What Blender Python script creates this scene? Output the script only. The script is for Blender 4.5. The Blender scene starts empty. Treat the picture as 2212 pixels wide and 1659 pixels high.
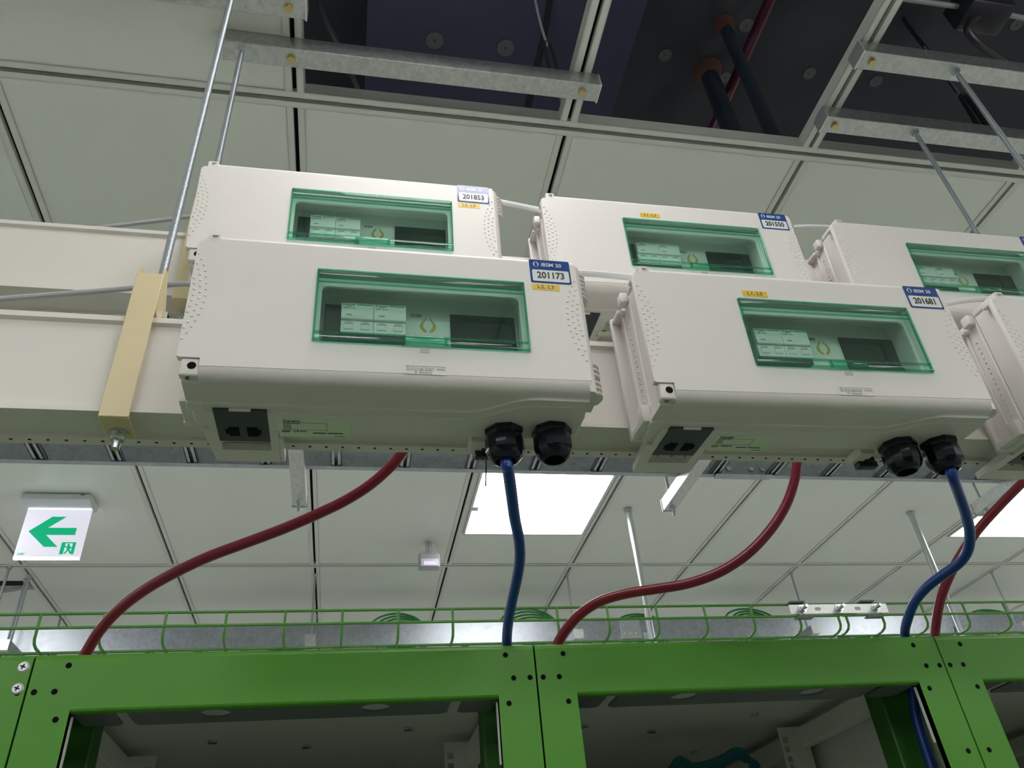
import bpy, bmesh, math, random
import numpy as np
from mathutils import Vector, Matrix, Euler

random.seed(7)
SC = bpy.context.scene
COL = SC.collection
H0 = 1.65                      # height of the lens above the floor; all Z values below are measured from the lens

# ------------------------------------------------------------------ camera, world, exposure
FPX, PITCH, YAW, ROLL = 1713.6459, 0.63057203, 0.23802899, -0.09994609
CX, CY = 1106.0, 829.5
_d = np.array([math.sin(YAW)*math.cos(PITCH), math.cos(YAW)*math.cos(PITCH), math.sin(PITCH)])
_r = np.array([math.cos(YAW), -math.sin(YAW), 0.0])
_u = np.cross(_r, _d)
CR = math.cos(ROLL)*_r + math.sin(ROLL)*_u
CU = -math.sin(ROLL)*_r + math.cos(ROLL)*_u
cam = bpy.data.cameras.new('camera'); cam.sensor_width = 36.0; cam.lens = FPX/2212*36.0
cam.clip_start = 0.02; cam.clip_end = 60
camo = bpy.data.objects.new('camera', cam); COL.objects.link(camo)
M = Matrix(((CR[0], CU[0], -_d[0], 0), (CR[1], CU[1], -_d[1], 0), (CR[2], CU[2], -_d[2], H0), (0, 0, 0, 1)))
camo.matrix_world = M
SC.camera = camo
W = bpy.data.worlds.new('world'); SC.world = W; W.use_nodes = True
W.node_tree.nodes['Background'].inputs[0].default_value = (0.6, 0.65, 0.7, 1)
W.node_tree.nodes['Background'].inputs[1].default_value = 0.02
SC.view_settings.view_transform = 'Standard'; SC.view_settings.look = 'None'
SC.view_settings.gamma = 1.0; SC.view_settings.use_curve_mapping = False
SC.view_settings.exposure = 0.0
LIGHT = 10.0                   # emission of every ceiling light panel
SC.cycles.max_bounces = 10; SC.cycles.diffuse_bounces = 6; SC.cycles.transparent_max_bounces = 16
SC.cycles.use_denoising = True
SC.cycles.sample_clamp_indirect = 6.0
SC.cycles.caustics_reflective = False; SC.cycles.caustics_refractive = False

def ray(x, y):
    a = (x-CX)/FPX; b = -(y-CY)/FPX
    return a*CR + b*CU + _d
def atY(x, y, Y): r = ray(x, y); return Vector(r*(Y/r[1]))
def atZ(x, y, Z): r = ray(x, y); return Vector(r*(Z/r[2]))

# ------------------------------------------------------------------ materials
MATS = {}
def mat(name, color, rough=0.5, metal=0.0, noise=0.0, nscale=30.0, bump=0.0, bscale=200.0, spec=0.5, emit=0.0, coat=0.0, sheen=None):
    if name in MATS: return MATS[name]
    m = bpy.data.materials.new(name); m.use_nodes = True
    nt = m.node_tree; p = nt.nodes['Principled BSDF']
    p.inputs['Base Color'].default_value = (*color, 1); p.inputs['Roughness'].default_value = rough
    p.inputs['Metallic'].default_value = metal; p.inputs['Specular IOR Level'].default_value = spec
    p.inputs['Coat Weight'].default_value = coat
    if emit > 0:
        p.inputs['Emission Color'].default_value = (*color, 1); p.inputs['Emission Strength'].default_value = emit
    tc = nt.nodes.new('ShaderNodeTexCoord')
    n = nt.nodes.new('ShaderNodeTexNoise'); n.inputs['Scale'].default_value = nscale; n.inputs['Detail'].default_value = 4
    nt.links.new(tc.outputs['Object'], n.inputs['Vector'])
    mix = nt.nodes.new('ShaderNodeMix'); mix.data_type = 'RGBA'
    k = noise if noise > 0 else 0.015
    mix.inputs[6].default_value = (*[c*(1-k) for c in color], 1); mix.inputs[7].default_value = (*[min(1, c*(1+k)) for c in color], 1)
    nt.links.new(n.outputs['Fac'], mix.inputs[0]); nt.links.new(mix.outputs[2], p.inputs['Base Color'])
    if bump > 0:
        b = nt.nodes.new('ShaderNodeTexNoise'); b.inputs['Scale'].default_value = bscale; b.inputs['Detail'].default_value = 2
        nt.links.new(tc.outputs['Object'], b.inputs['Vector'])
        bu = nt.nodes.new('ShaderNodeBump'); bu.inputs['Strength'].default_value = bump; bu.inputs['Distance'].default_value = 0.001
        nt.links.new(b.outputs['Fac'], bu.inputs['Height']); nt.links.new(bu.outputs['Normal'], p.inputs['Normal'])
    MATS[name] = m
    return m

def galvanized(name, base, rough=0.42, scale=140.0):
    m = mat(name, base, rough, 0.85)
    nt = m.node_tree; p = nt.nodes['Principled BSDF']
    tc = nt.nodes['Texture Coordinate']
    v = nt.nodes.new('ShaderNodeTexVoronoi'); v.inputs['Scale'].default_value = scale
    n = nt.nodes.new('ShaderNodeTexNoise'); n.inputs['Scale'].default_value = scale*0.35; n.inputs['Detail'].default_value = 6
    nt.links.new(tc.outputs['Object'], v.inputs['Vector']); nt.links.new(tc.outputs['Object'], n.inputs['Vector'])
    mx = nt.nodes.new('ShaderNodeMix'); mx.data_type = 'RGBA'; mx.inputs[0].default_value = 0.6
    nt.links.new(v.outputs['Color'], mx.inputs[6]); nt.links.new(n.outputs['Fac'], mx.inputs[7])
    bw = nt.nodes.new('ShaderNodeRGBToBW'); nt.links.new(mx.outputs[2], bw.inputs[0])
    cr = nt.nodes.new('ShaderNodeValToRGB')
    cr.color_ramp.elements[0].position = 0.3; cr.color_ramp.elements[0].color = (*[c*0.86 for c in base], 1)
    cr.color_ramp.elements[1].position = 0.7; cr.color_ramp.elements[1].color = (*[min(1, c*1.12) for c in base], 1)
    nt.links.new(bw.outputs[0], cr.inputs[0]); nt.links.new(cr.outputs[0], p.inputs['Base Color'])
    mr = nt.nodes.new('ShaderNodeMapRange'); mr.inputs[3].default_value = rough-0.08; mr.inputs[4].default_value = rough+0.12
    nt.links.new(bw.outputs[0], mr.inputs[0]); nt.links.new(mr.outputs[0], p.inputs['Roughness'])
    return m

def threaded(name, base):
    m = mat(name, base, 0.3, 0.9)
    nt = m.node_tree; p = nt.nodes['Principled BSDF']; tc = nt.nodes['Texture Coordinate']
    w = nt.nodes.new('ShaderNodeTexWave'); w.bands_direction = 'Z'; w.inputs['Scale'].default_value = 120.0
    nt.links.new(tc.outputs['Object'], w.inputs['Vector'])
    bu = nt.nodes.new('ShaderNodeBump'); bu.inputs['Strength'].default_value = 0.6; bu.inputs['Distance'].default_value = 0.001
    nt.links.new(w.outputs['Fac'], bu.inputs['Height']); nt.links.new(bu.outputs['Normal'], p.inputs['Normal'])
    return m

def tinted(name, tint, gloss, rough=0.03, body=(0.1, 0.6, 0.4), bodyw=0.06):
    """clear coloured plastic: light passes tinted, the surface mirrors a little"""
    m = bpy.data.materials.new(name); m.use_nodes = True; nt = m.node_tree
    nt.nodes.clear()
    out = nt.nodes.new('ShaderNodeOutputMaterial'); tr = nt.nodes.new('ShaderNodeBsdfTransparent'); tr.inputs[0].default_value = (*tint, 1)
    gl = nt.nodes.new('ShaderNodeBsdfGlossy'); gl.inputs['Roughness'].default_value = rough; gl.inputs[0].default_value = (1, 1, 1, 1)
    di = nt.nodes.new('ShaderNodeBsdfDiffuse'); di.inputs[0].default_value = (*body, 1)
    lw = nt.nodes.new('ShaderNodeLayerWeight'); lw.inputs[0].default_value = 0.5
    pw = nt.nodes.new('ShaderNodeMath'); pw.operation = 'POWER'; pw.inputs[1].default_value = 5.0; nt.links.new(lw.outputs['Facing'], pw.inputs[0])
    mu = nt.nodes.new('ShaderNodeMath'); mu.operation = 'MULTIPLY_ADD'; mu.inputs[1].default_value = 0.9*gloss; mu.inputs[2].default_value = 0.03*gloss
    nt.links.new(pw.outputs[0], mu.inputs[0])
    m1 = nt.nodes.new('ShaderNodeMixShader'); m1.inputs[0].default_value = bodyw
    nt.links.new(tr.outputs[0], m1.inputs[1]); nt.links.new(di.outputs[0], m1.inputs[2])
    m2 = nt.nodes.new('ShaderNodeMixShader'); nt.links.new(mu.outputs[0], m2.inputs[0])
    nt.links.new(m1.outputs[0], m2.inputs[1]); nt.links.new(gl.outputs[0], m2.inputs[2]); nt.links.new(m2.outputs[0], out.inputs[0])
    MATS[name] = m
    return m

PLASTIC = mat('box plastic', (0.765, 0.725, 0.71), 0.42, noise=0.025, nscale=14, bump=0.05, bscale=900)
BUSW = mat('busway enamel', (0.765, 0.725, 0.69), 0.4)
BEIGE = mat('beige enamel', (0.74, 0.62, 0.39), 0.42)
CEIL = mat('ceiling enamel', (0.82, 0.85, 0.81), 0.30, spec=0.4)
BARM = mat('ceiling bar enamel', (0.76, 0.78, 0.75), 0.35)
GROOVE = mat('dark slot', (0.006, 0.006, 0.007), 0.8, spec=0.1)
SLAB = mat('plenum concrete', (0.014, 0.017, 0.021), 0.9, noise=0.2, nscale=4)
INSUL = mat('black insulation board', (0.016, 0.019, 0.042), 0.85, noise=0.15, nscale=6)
FLOORM = mat('floor vinyl', (0.74, 0.76, 0.72), 0.45, noise=0.05)
AISLEM = mat('added dark aisle floor', (0.22, 0.26, 0.20), 0.5, noise=0.2, nscale=60)  # invented dark tone, so the aisle throws less light upwards
WALLM = mat('wall paint', (0.75, 0.77, 0.76), 0.6)
GREEN = mat('rack green enamel', (0.085, 0.31, 0.024), 0.38, bump=0.06, bscale=700)
WIREG = mat('tray green enamel', (0.075, 0.27, 0.035), 0.35)
RACKIN = mat('rack grey enamel', (0.74, 0.75, 0.72), 0.5)
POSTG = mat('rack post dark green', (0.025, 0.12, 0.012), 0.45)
RACKDK = mat('rack dark grey', (0.16, 0.18, 0.18), 0.5)
GALV = galvanized('galvanized steel', (0.56, 0.58, 0.58))
GALVL = galvanized('galvanized ladder', (0.40, 0.43, 0.48), 0.38, 90)
ZINC = mat('zinc plated steel', (0.62, 0.65, 0.68), 0.28, 0.9)
ROD = threaded('threaded zinc', (0.46, 0.50, 0.56))
BRASS = mat('yellow passivated zinc', (0.62, 0.50, 0.24), 0.35, 0.85, noise=0.15, nscale=120)
REDC = mat('red cable jacket', (0.25, 0.014, 0.035), 0.33, noise=0.03)
BLUEC = mat('blue cable jacket', (0.010, 0.05, 0.30), 0.32, noise=0.03)
GREYC = mat('grey cable jacket', (0.42, 0.43, 0.46), 0.45)
GREENC = mat('green cable jacket', (0.05, 0.32, 0.08), 0.45)
TEALC = mat('teal cable jacket', (0.015, 0.17, 0.23), 0.45)
GLAND = mat('black polyamide', (0.006, 0.007, 0.016), 0.20, spec=0.35)
NAVY = mat('navy socket plastic', (0.018, 0.032, 0.042), 0.42)
BLACKM = mat('black plastic', (0.010, 0.011, 0.014), 0.45)
DISPLAY = mat('black display glass', (0.006, 0.007, 0.010), 0.06)
BRKW = mat('breaker white plastic', (0.78, 0.80, 0.79), 0.35)
PANELW = mat('module white plastic', (0.72, 0.74, 0.71), 0.4)
GOLD = mat('gold print', (0.55, 0.36, 0.06), 0.4)
INK = mat('black print', (0.012, 0.012, 0.014), 0.5)
INKG = mat('grey print', (0.20, 0.21, 0.20), 0.5)
GRNP = mat('green print', (0.01, 0.28, 0.08), 0.5)
STBLUE = mat('sticker blue', (0.010, 0.055, 0.26), 0.12, noise=0.35, nscale=40, coat=0.5)
STWHITE = mat('sticker white', (0.80, 0.81, 0.83), 0.15, coat=0.5)
STYEL = mat('sticker yellow', (0.80, 0.52, 0.05), 0.3)
STPALE = mat('rating label paper', (0.72, 0.80, 0.62), 0.4)
EMBOSS = mat('embossed plastic', (0.55, 0.53, 0.50), 0.5)
CLEARG = tinted('green clear plastic', (0.89, 0.972, 0.94), 0.9, 0.04, bodyw=0.01)
CLEARE = tinted('green clear plastic edge', (0.52, 0.87, 0.75), 1.0, 0.12, (0.10, 0.42, 0.31), 0.10)
LAMP = mat('lit diffuser', (1.0, 0.985, 0.96), 0.5, emit=LIGHT)
SIGNW = mat('lit sign white', (0.74, 0.73, 0.84), 0.4, emit=0.75)
SIGNB = mat('lit sign bright edge', (1.0, 1.0, 1.0), 0.4, emit=1.4)
SIGNG = mat('lit sign green', (0.0, 0.42, 0.20), 0.4, emit=0.7)
SIGNH = mat('sign housing', (0.75, 0.77, 0.82), 0.45)
LCD = mat('lit lcd', (0.45, 0.38, 0.95), 0.3, emit=1.3)
ALU = mat('brushed aluminium', (0.72, 0.73, 0.75), 0.35, 0.6)
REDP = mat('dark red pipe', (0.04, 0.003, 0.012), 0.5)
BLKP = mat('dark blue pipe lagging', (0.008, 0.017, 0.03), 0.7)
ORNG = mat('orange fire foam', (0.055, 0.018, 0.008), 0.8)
WASH = mat('washer plastic', (0.045, 0.048, 0.05), 0.7)

# ------------------------------------------------------------------ mesh helpers
class MB:
    """collects shapes into one mesh"""
    def __init__(s): s.bm = bmesh.new()
    def _join(s, b, mtx=None):
        if mtx is not None: bmesh.ops.transform(b, matrix=mtx, verts=b.verts)
        bmesh.ops.recalc_face_normals(b, faces=b.faces)
        me = bpy.data.meshes.new('tmp'); b.to_mesh(me); b.free()
        s.bm.from_mesh(me); bpy.data.meshes.remove(me)
        return s
    def box(s, x0, x1, y0, y1, z0, z1, r=0.0, seg=2, mtx=None):
        b = bmesh.new(); bmesh.ops.create_cube(b, size=1)
        bmesh.ops.scale(b, vec=(x1-x0, y1-y0, z1-z0), verts=b.verts)
        bmesh.ops.translate(b, vec=((x0+x1)/2, (y0+y1)/2, (z0+z1)/2), verts=b.verts)
        if r > 0: bmesh.ops.bevel(b, geom=list(b.edges), offset=r, segments=seg, affect='EDGES', profile=0.5, clamp_overlap=True)
        return s._join(b, mtx)
    def cyl(s, p0, p1, r, n=16, r2=None):
        p0 = Vector(p0); p1 = Vector(p1); d = p1-p0
        b = bmesh.new(); bmesh.ops.create_cone(b, cap_ends=True, segments=n, radius1=r, radius2=r if r2 is None else r2, depth=d.length)
        m = Matrix.Translation((p0+p1)/2) @ d.to_track_quat('Z', 'Y').to_matrix().to_4x4()
        return s._join(b, m)
    def revolve(s, prof, n=24, mtx=None):
        """prof: (radius, z) list, about Z"""
        b = bmesh.new(); rings = []
        for r, z in prof:
            rings.append([b.verts.new((r*math.cos(2*math.pi*i/n), r*math.sin(2*math.pi*i/n), z)) for i in range(n)])
        for a, c in zip(rings, rings[1:]):
            for i in range(n): b.faces.new((a[i], a[(i+1) % n], c[(i+1) % n], c[i]))
        b.faces.new(rings[0]); b.faces.new(rings[-1])
        return s._join(b, mtx)
    def prism(s, pts, axis, a0, a1, r=0.0, mtx=None):
        """pts: polygon in the two other axes, extruded along axis from a0 to a1"""
        b = bmesh.new()
        def P(p, a):
            return {'x': (a, p[0], p[1]), 'y': (p[0], a, p[1]), 'z': (p[0], p[1], a)}[axis]
        v0 = [b.verts.new(P(p, a0)) for p in pts]; v1 = [b.verts.new(P(p, a1)) for p in pts]
        b.faces.new(v0); b.faces.new(list(reversed(v1)))
        n = len(pts)
        for i in range(n): b.faces.new((v0[i], v1[i], v1[(i+1) % n], v0[(i+1) % n]))
        if r > 0: bmesh.ops.bevel(b, geom=list(b.edges), offset=r, segments=2, affect='EDGES', clamp_overlap=True)
        return s._join(b, mtx)
    def plate(s, outline, holes, axis, a0, a1, mtx=None):
        """flat plate with holes, thickness along axis"""
        b = bmesh.new()
        def P(p, a):
            return {'x': (a, p[0], p[1]), 'y': (p[0], a, p[1]), 'z': (p[0], p[1], a)}[axis]
        edges = []; loops = []
        for lp in [outline]+list(holes):
            vs = [b.verts.new(P(p, a0)) for p in lp]; loops.append(vs)
            edges += [b.edges.new((vs[i], vs[(i+1) % len(vs)])) for i in range(len(vs))]
        bmesh.ops.triangle_fill(b, use_beauty=True, use_dissolve=False, edges=edges)
        bmesh.ops.recalc_face_normals(b, faces=b.faces)
        fs = list(b.faces)
        ret = bmesh.ops.extrude_face_region(b, geom=fs, use_keep_orig=True)
        vs = [g for g in ret['geom'] if isinstance(g, bmesh.types.BMVert)]
        off = {'x': (a1-a0, 0, 0), 'y': (0, a1-a0, 0), 'z': (0, 0, a1-a0)}[axis]
        bmesh.ops.translate(b, vec=off, verts=vs)
        return s._join(b, mtx)
    def tube(s, pts, r, n=10, smooth=6, cap=True):
        pts = [Vector(p) for p in pts]
        if smooth > 1 and len(pts) > 2:
            ex = [2*pts[0]-pts[1]]+pts+[2*pts[-1]-pts[-2]]; q = []
            for i in range(1, len(ex)-2):
                a, b_, c, d = ex[i-1:i+3]
                for k in range(smooth):
                    t = k/smooth
                    q.append(0.5*((2*b_)+(c-a)*t+(2*a-5*b_+4*c-d)*t*t+(3*b_-a-3*c+d)*t**3))
            q.append(pts[-1]); pts = q
        b = bmesh.new(); rings = []; up = None
        for i, p in enumerate(pts):
            t = (pts[min(i+1, len(pts)-1)]-pts[max(i-1, 0)]).normalized()
            if up is None:
                up = Vector((0, 0, 1)) if abs(t.z) < 0.9 else Vector((1, 0, 0))
            x = t.cross(up).normalized(); up = x.cross(t).normalized()
            rings.append([b.verts.new(p+r*(math.cos(2*math.pi*k/n)*x+math.sin(2*math.pi*k/n)*up)) for k in range(n)])
        for a, c in zip(rings, rings[1:]):
            for k in range(n): b.faces.new((a[k], a[(k+1) % n], c[(k+1) % n], c[k]))
        if cap: b.faces.new(rings[0]); b.faces.new(rings[-1])
        return s._join(b)
    def loft(s, rings, closed=True):
        """rings: list of equally long closed point loops, ends capped"""
        b = bmesh.new(); R = [[b.verts.new(p) for p in rg] for rg in rings]; n = len(R[0])
        for a, c in zip(R, R[1:]):
            for k in range(n): b.faces.new((a[k], a[(k+1) % n], c[(k+1) % n], c[k]))
        b.faces.new(R[0]); b.faces.new(R[-1])
        return s._join(b)
    def text(s, body, size, mtx, depth=0.0002, bold=0.0, sx=1.0, align='CENTER'):
        me = text_mesh(body, size, depth, bold, sx, align)
        b = bmesh.new(); b.from_mesh(me)
        return s._join(b, mtx)
    def mesh(s, name, m, smooth=True, ang=35):
        me = bpy.data.meshes.new(name); s.bm.to_mesh(me); s.bm.free()
        me.materials.append(m)
        if smooth:
            me.shade_smooth(); me.set_sharp_from_angle(angle=math.radians(ang))
        return me

_TX = {}
def text_mesh(body, size, depth, bold, sx, align):
    key = (body, size, depth, bold, sx, align)
    if key in _TX: return _TX[key]
    cu = bpy.data.curves.new('t', 'FONT'); cu.body = body; cu.size = size; cu.extrude = depth; cu.offset = bold*size
    cu.align_x = align; cu.align_y = 'CENTER'; cu.resolution_u = 3
    ob = bpy.data.objects.new('t', cu); COL.objects.link(ob)
    dg = bpy.context.evaluated_depsgraph_get()
    me = bpy.data.meshes.new_from_object(ob.evaluated_get(dg))
    for v in me.vertices: v.co.x *= sx
    bpy.data.objects.remove(ob); bpy.data.curves.remove(cu)
    _TX[key] = me
    return me
FACE = Matrix.Rotation(math.radians(90), 4, 'X')          # text upright, facing -Y
def face_at(x, y, z): return Matrix.Translation((x, y, z)) @ FACE
BOTT = Matrix.Rotation(math.radians(180), 4, 'X')         # text facing down (read from below, top towards the viewer)
def bott_at(x, y, z): return Matrix.Translation((x, y, z)) @ BOTT

def circle(cx, cy, r, n=14): return [(cx+r*math.cos(2*math.pi*i/n), cy+r*math.sin(2*math.pi*i/n)) for i in range(n)]
def rrect(x0, x1, y0, y1, r, n=4):
    out = []
    for cx, cy, a in ((x1-r, y1-r, 0), (x0+r, y1-r, 90), (x0+r, y0+r, 180), (x1-r, y0+r, 270)):
        for i in range(n+1):
            t = math.radians(a+90*i/n); out.append((cx+r*math.cos(t), cy+r*math.sin(t)))
    return out

def tag(o, label=None, cat=None, group=None, kind=None):
    if label: o['label'] = label
    if cat: o['category'] = cat
    if group: o['group'] = group
    if kind: o['kind'] = kind
    return o
def thing(name, base, label=None, cat=None, group=None, kind=None, rot=(0, 0, 0)):
    o = bpy.data.objects.new(name, None); COL.objects.link(o)
    o.location = Vector(base)+Vector((0, 0, H0)); o.rotation_euler = rot; o.empty_display_size = 0.05
    return tag(o, label, cat, group, kind)
def part(parent, name, mb, m, kind=None, label=None, base=None, smooth=True, ang=35):
    """mb is in lens-based coordinates when base (of the top thing) is given, else local"""
    if base is not None: bmesh.ops.translate(mb.bm, vec=-Vector(base), verts=mb.bm.verts)
    o = bpy.data.objects.new(name, mb.mesh(name, m, smooth, ang)); COL.objects.link(o); o.parent = parent
    return tag(o, label, None, None, kind)
def single(name, mb, m, label=None, cat=None, group=None, kind=None, smooth=True, ang=35):
    """a thing that is one mesh, given in lens-based coordinates"""
    xs = [v.co for v in mb.bm.verts]
    c = Vector((sum(v.x for v in xs)/len(xs), sum(v.y for v in xs)/len(xs), min(v.z for v in xs)))
    bmesh.ops.translate(mb.bm, vec=-c, verts=mb.bm.verts)
    o = bpy.data.objects.new(name, mb.mesh(name, m, smooth, ang)); COL.objects.link(o)
    o.location = c+Vector((0, 0, H0))
    return tag(o, label, cat, group, kind)
def piece(parent, name, me, loc, rot=(0, 0, 0), kind=None):
    o = bpy.data.objects.new(name, me); COL.objects.link(o); o.parent = parent; o.location = loc; o.rotation_euler = rot
    if kind: o['kind'] = kind
    return o
def copy_tree(o, parent=None):
    c = o.copy(); COL.objects.link(c); c.parent = parent
    for ch in [x for x in COL.objects if x.parent == o]: copy_tree(ch, c)
    return c

# ------------------------------------------------------------------ the room
ZC = 1.5245                    # ceiling underside
GX0, GP = -0.157, 0.60         # ceiling bar grid
ROWS = [1.052+1.2035*k for k in range(-4, 6)]
KX = range(-7, 11)
XL, XR = GX0+GP*KX[0], GX0+GP*KX[-1]
YB, YF = ROWS[0], ROWS[-1]
single('floor', MB().box(XL-0.1, XR+0.1, YB-0.1, YF+0.1, -H0-0.1, -H0), FLOORM, kind='structure')
tag(single('added_aisle_floor', MB().box(XL, XR, -1.25, 1.02, -H0, -H0+0.003), AISLEM), kind='structure')  # unseen dark sheet added over the floor to cut bounce onto box undersides
for nm, bx in (('wall_left', (XL-0.2, XL-0.03, YB, YF)), ('wall_right', (XR+0.03, XR+0.2, YB, YF)), ('wall_back', (XL, XR, YF+0.03, YF+0.2)), ('wall_front', (XL, XR, YB-0.2, YB-0.03))):
    single(nm, MB().box(*bx, -H0, 3.1), WALLM, kind='structure')
SLZ = 2.95
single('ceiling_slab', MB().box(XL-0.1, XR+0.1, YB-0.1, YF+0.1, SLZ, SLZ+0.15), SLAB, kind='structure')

ceil = thing('ceiling', (0, 0, ZC), kind='structure')
BWID, GW, BH = 0.020, 0.0045, 0.034       # bar half width, half slot, web height
def pan(w, l): return MB().box(-w/2, w/2, -l/2, l/2, 0.0025, 0.022, 0.0015, 1).mesh('ceiling_panel', CEIL)
PW, PL = GP-0.022, 1.2035-0.022
panel_me = pan(PW, PL)
def lightpanel(hole):          # a panel with a square cut out for the light
    o = [(-PW/2, -PL/2), (PW/2, -PL/2), (PW/2, PL/2), (-PW/2, PL/2)]
    h = [(-hole, -hole), (hole, -hole), (hole, hole), (-hole, hole)]
    return MB().plate(o, [h], 'z', 0.0025, 0.022).mesh('ceiling_panel', CEIL)
LH = 0.272
lp_me = lightpanel(LH)
HL = 0.56
half_me, half2_me, fill_me, rest_me = pan(PW, HL), pan(PW, PL-HL), pan(PW, 0.29), pan(PW, PL-HL-0.29)
lp_half = MB().plate([(-PW/2, -HL/2), (PW/2, -HL/2), (PW/2, HL/2), (-PW/2, HL/2)], [[(-LH, -LH), (LH, -LH), (LH, LH), (-LH, LH)]], 'z', 0.0025, 0.022).mesh('ceiling_panel', CEIL)
lights = []
for ri, (ya, yb) in enumerate(zip(ROWS, ROWS[1:])):
    yc = (ya+yb)/2
    for k in KX[:-1]:
        xc = GX0+GP*(k+0.5)
        if ri == 3:                                              # our aisle: light panels, and beyond them tiles left open to the plenum
            lit = k % 4 == 0
            if lit:
                piece(ceil, 'ceiling_panel', fill_me, (xc, ya+0.011+0.29/2, 0))
                piece(ceil, 'ceiling_panel', lp_half, (xc, ya+0.011+0.29+HL/2, 0)); lights.append((xc, ya+0.011+0.29+HL/2))
            else: piece(ceil, 'ceiling_panel', half_me, (xc, ya+0.011+HL/2, 0))
            if k not in (0, 1, 2) and lit: piece(ceil, 'ceiling_panel', rest_me, (xc, yb-0.011-(PL-HL-0.29)/2, 0))
            elif k not in (0, 1, 2): piece(ceil, 'ceiling_panel', half2_me, (xc, yb-0.011-(PL-HL)/2, 0))
            continue
        if ri == 2 and k in (-5, -3, -1, 1, 4, 6):                               # lights over the near side of our aisle
            piece(ceil, 'ceiling_panel', lp_half, (xc, ya+0.011+HL/2, 0)); lights.append((xc, ya+0.011+HL/2))
            piece(ceil, 'ceiling_panel', half2_me, (xc, yb-0.011-(PL-HL)/2, 0))
            continue
        lit = ((k-1) % 4 == 0) and ri in (1, 5, 7)
        if ri == 6 and k == -3:                                  # panel with a slot for cables
            piece(ceil, 'ceiling_panel', MB().box(-PW/2, PW/2, -PL/2, -PL/2+0.145, 0.0025, 0.022).mesh('ceiling_panel', CEIL), (xc, yc, 0))
            piece(ceil, 'ceiling_panel', MB().box(-PW/2, PW/2, -PL/2+0.245, PL/2, 0.0025, 0.022).mesh('ceiling_panel', CEIL), (xc, yc, 0))
            continue
        piece(ceil, 'ceiling_panel', lp_me if lit else panel_me, (xc, yc, 0))
        if lit: lights.append((xc, yc))
def bar(length, axis):
    m = MB()
    for s in (-1, 1):
        a, b_ = sorted((s*GW, s*BWID))
        c, d = sorted((s*(BWID-0.002), s*BWID))
        e, f = sorted((s*GW, s*(GW+0.0015)))
        for (p0, p1, z0, z1) in ((a, b_, 0, 0.002), (c, d, 0, BH), (e, f, 0, 0.012)):
            if axis == 'x': m.box(-length/2, length/2, p0, p1, z0, z1)
            else: m.box(p0, p1, -length/2, length/2, z0, z1)
    return m.mesh('ceiling_bar', BARM, smooth=False)
def slot(length, axis):
    m = MB()
    if axis == 'x': m.box(-length/2, length/2, -BWID+0.003, BWID-0.003, 0.012, 0.014)
    else: m.box(-BWID+0.003, BWID-0.003, -length/2, length/2, 0.012, 0.014)
    return m.mesh('bar_slot', GROOVE, smooth=False)
bx_me, sx_me = bar(XR-XL, 'x'), slot(XR-XL, 'x')
ly = 1.2035-2*BWID
by_me, sy_me = bar(ly, 'y'), slot(ly, 'y')
for y in ROWS:
    b = piece(ceil, 'ceiling_bar', bx_me, ((XL+XR)/2, y, 0)); piece(b, 'bar_slot', sx_me, (0, 0, 0))
for ya, yb in zip(ROWS, ROWS[1:]):
    for k in KX:
        b = piece(ceil, 'ceiling_bar', by_me, (GX0+GP*k, (ya+yb)/2, 0)); piece(b, 'bar_slot', sy_me, (0, 0, 0))

# ------------------------------------------------------------------ ceiling lights
def light_fixture(x, y, label, seen=True):
    b = Vector((x, y, ZC-0.004))
    t = thing('ceiling_light', b, label, 'light', 'square ceiling lights')
    w = LH-0.001
    fr = MB(); o = rrect(-w, w, -w, w, 0.003); i = rrect(-w+0.010, w-0.010, -w+0.010, w-0.010, 0.003)
    fr.plate(o, [i], 'z', 0.0, 0.03)
    part(t, 'frame', fr, ALU)
    part(t, 'diffuser', MB().box(-w+0.009, w-0.009, -w+0.009, w-0.009, 0.006, 0.012), LAMP)
    part(t, 'clip', MB().box(-w+0.004, -w+0.034, 0.012, 0.045, -0.003, 0.006, 0.001), ALU)
    return t
for (x, y) in lights:
    if abs(x-0.743) < 0.1 and 2 < y < 3.5: lab = 'square lit ceiling panel behind the hanging blue cable'
    elif abs(x-3.143) < 0.1 and 2 < y < 3.5: lab = 'square lit ceiling panel behind the crossing red and blue cables'
    else: lab = 'square lit ceiling panel elsewhere in the room, out of the picture'
    light_fixture(x, y, lab)

# ------------------------------------------------------------------ busways
def busway(yf, zt, zb, label):
    d = 0.056
    t = thing('busbar_trunking', ((XL+XR)/2, yf+d/2, zb), label, 'busway', 'busbar trunking runs')
    B = ((XL+XR)/2, yf+d/2, zb)
    prof = [(yf, zt-0.009), (yf, zt-0.002), (yf+0.002, zt), (yf+d-0.002, zt), (yf+d, zt-0.002), (yf+d, zt-0.009), (yf+d-0.004, zt-0.011), (yf+d-0.004, zb+0.010), (yf+d, zb+0.008), (yf+d, zb),
            (yf, zb), (yf, zb+0.006), (yf+0.0045, zb+0.0085), (yf+0.0045, zt-0.012)]
    part(t, 'casing', MB().prism(prof, 'x', XL+0.02, XR-0.02), BUSW, base=B, ang=20)
    lip = MB().prism([(yf+0.046, zb+0.001), (yf+0.046, zb-0.005), (yf+0.060, zb-0.005), (yf+0.060, zb+0.001)], 'x', XL+0.02, XR-0.02)
    part(t, 'clinched_lip', lip, BUSW, base=B)
    tk = MB(); x = -1.2
    while x < 2.0:
        tk.box(x, x+0.003, yf+0.051, yf+0.0528, zb-0.0056, zb-0.0045); x += 0.0185
    part(t, 'clinch_marks', tk, GROOVE, kind='stuff', base=B)
    return t
YBF, ZTF, ZBF = 0.753, 0.642, 0.507
YBB, ZTB, ZBB = 0.903, 0.943, 0.811
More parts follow.
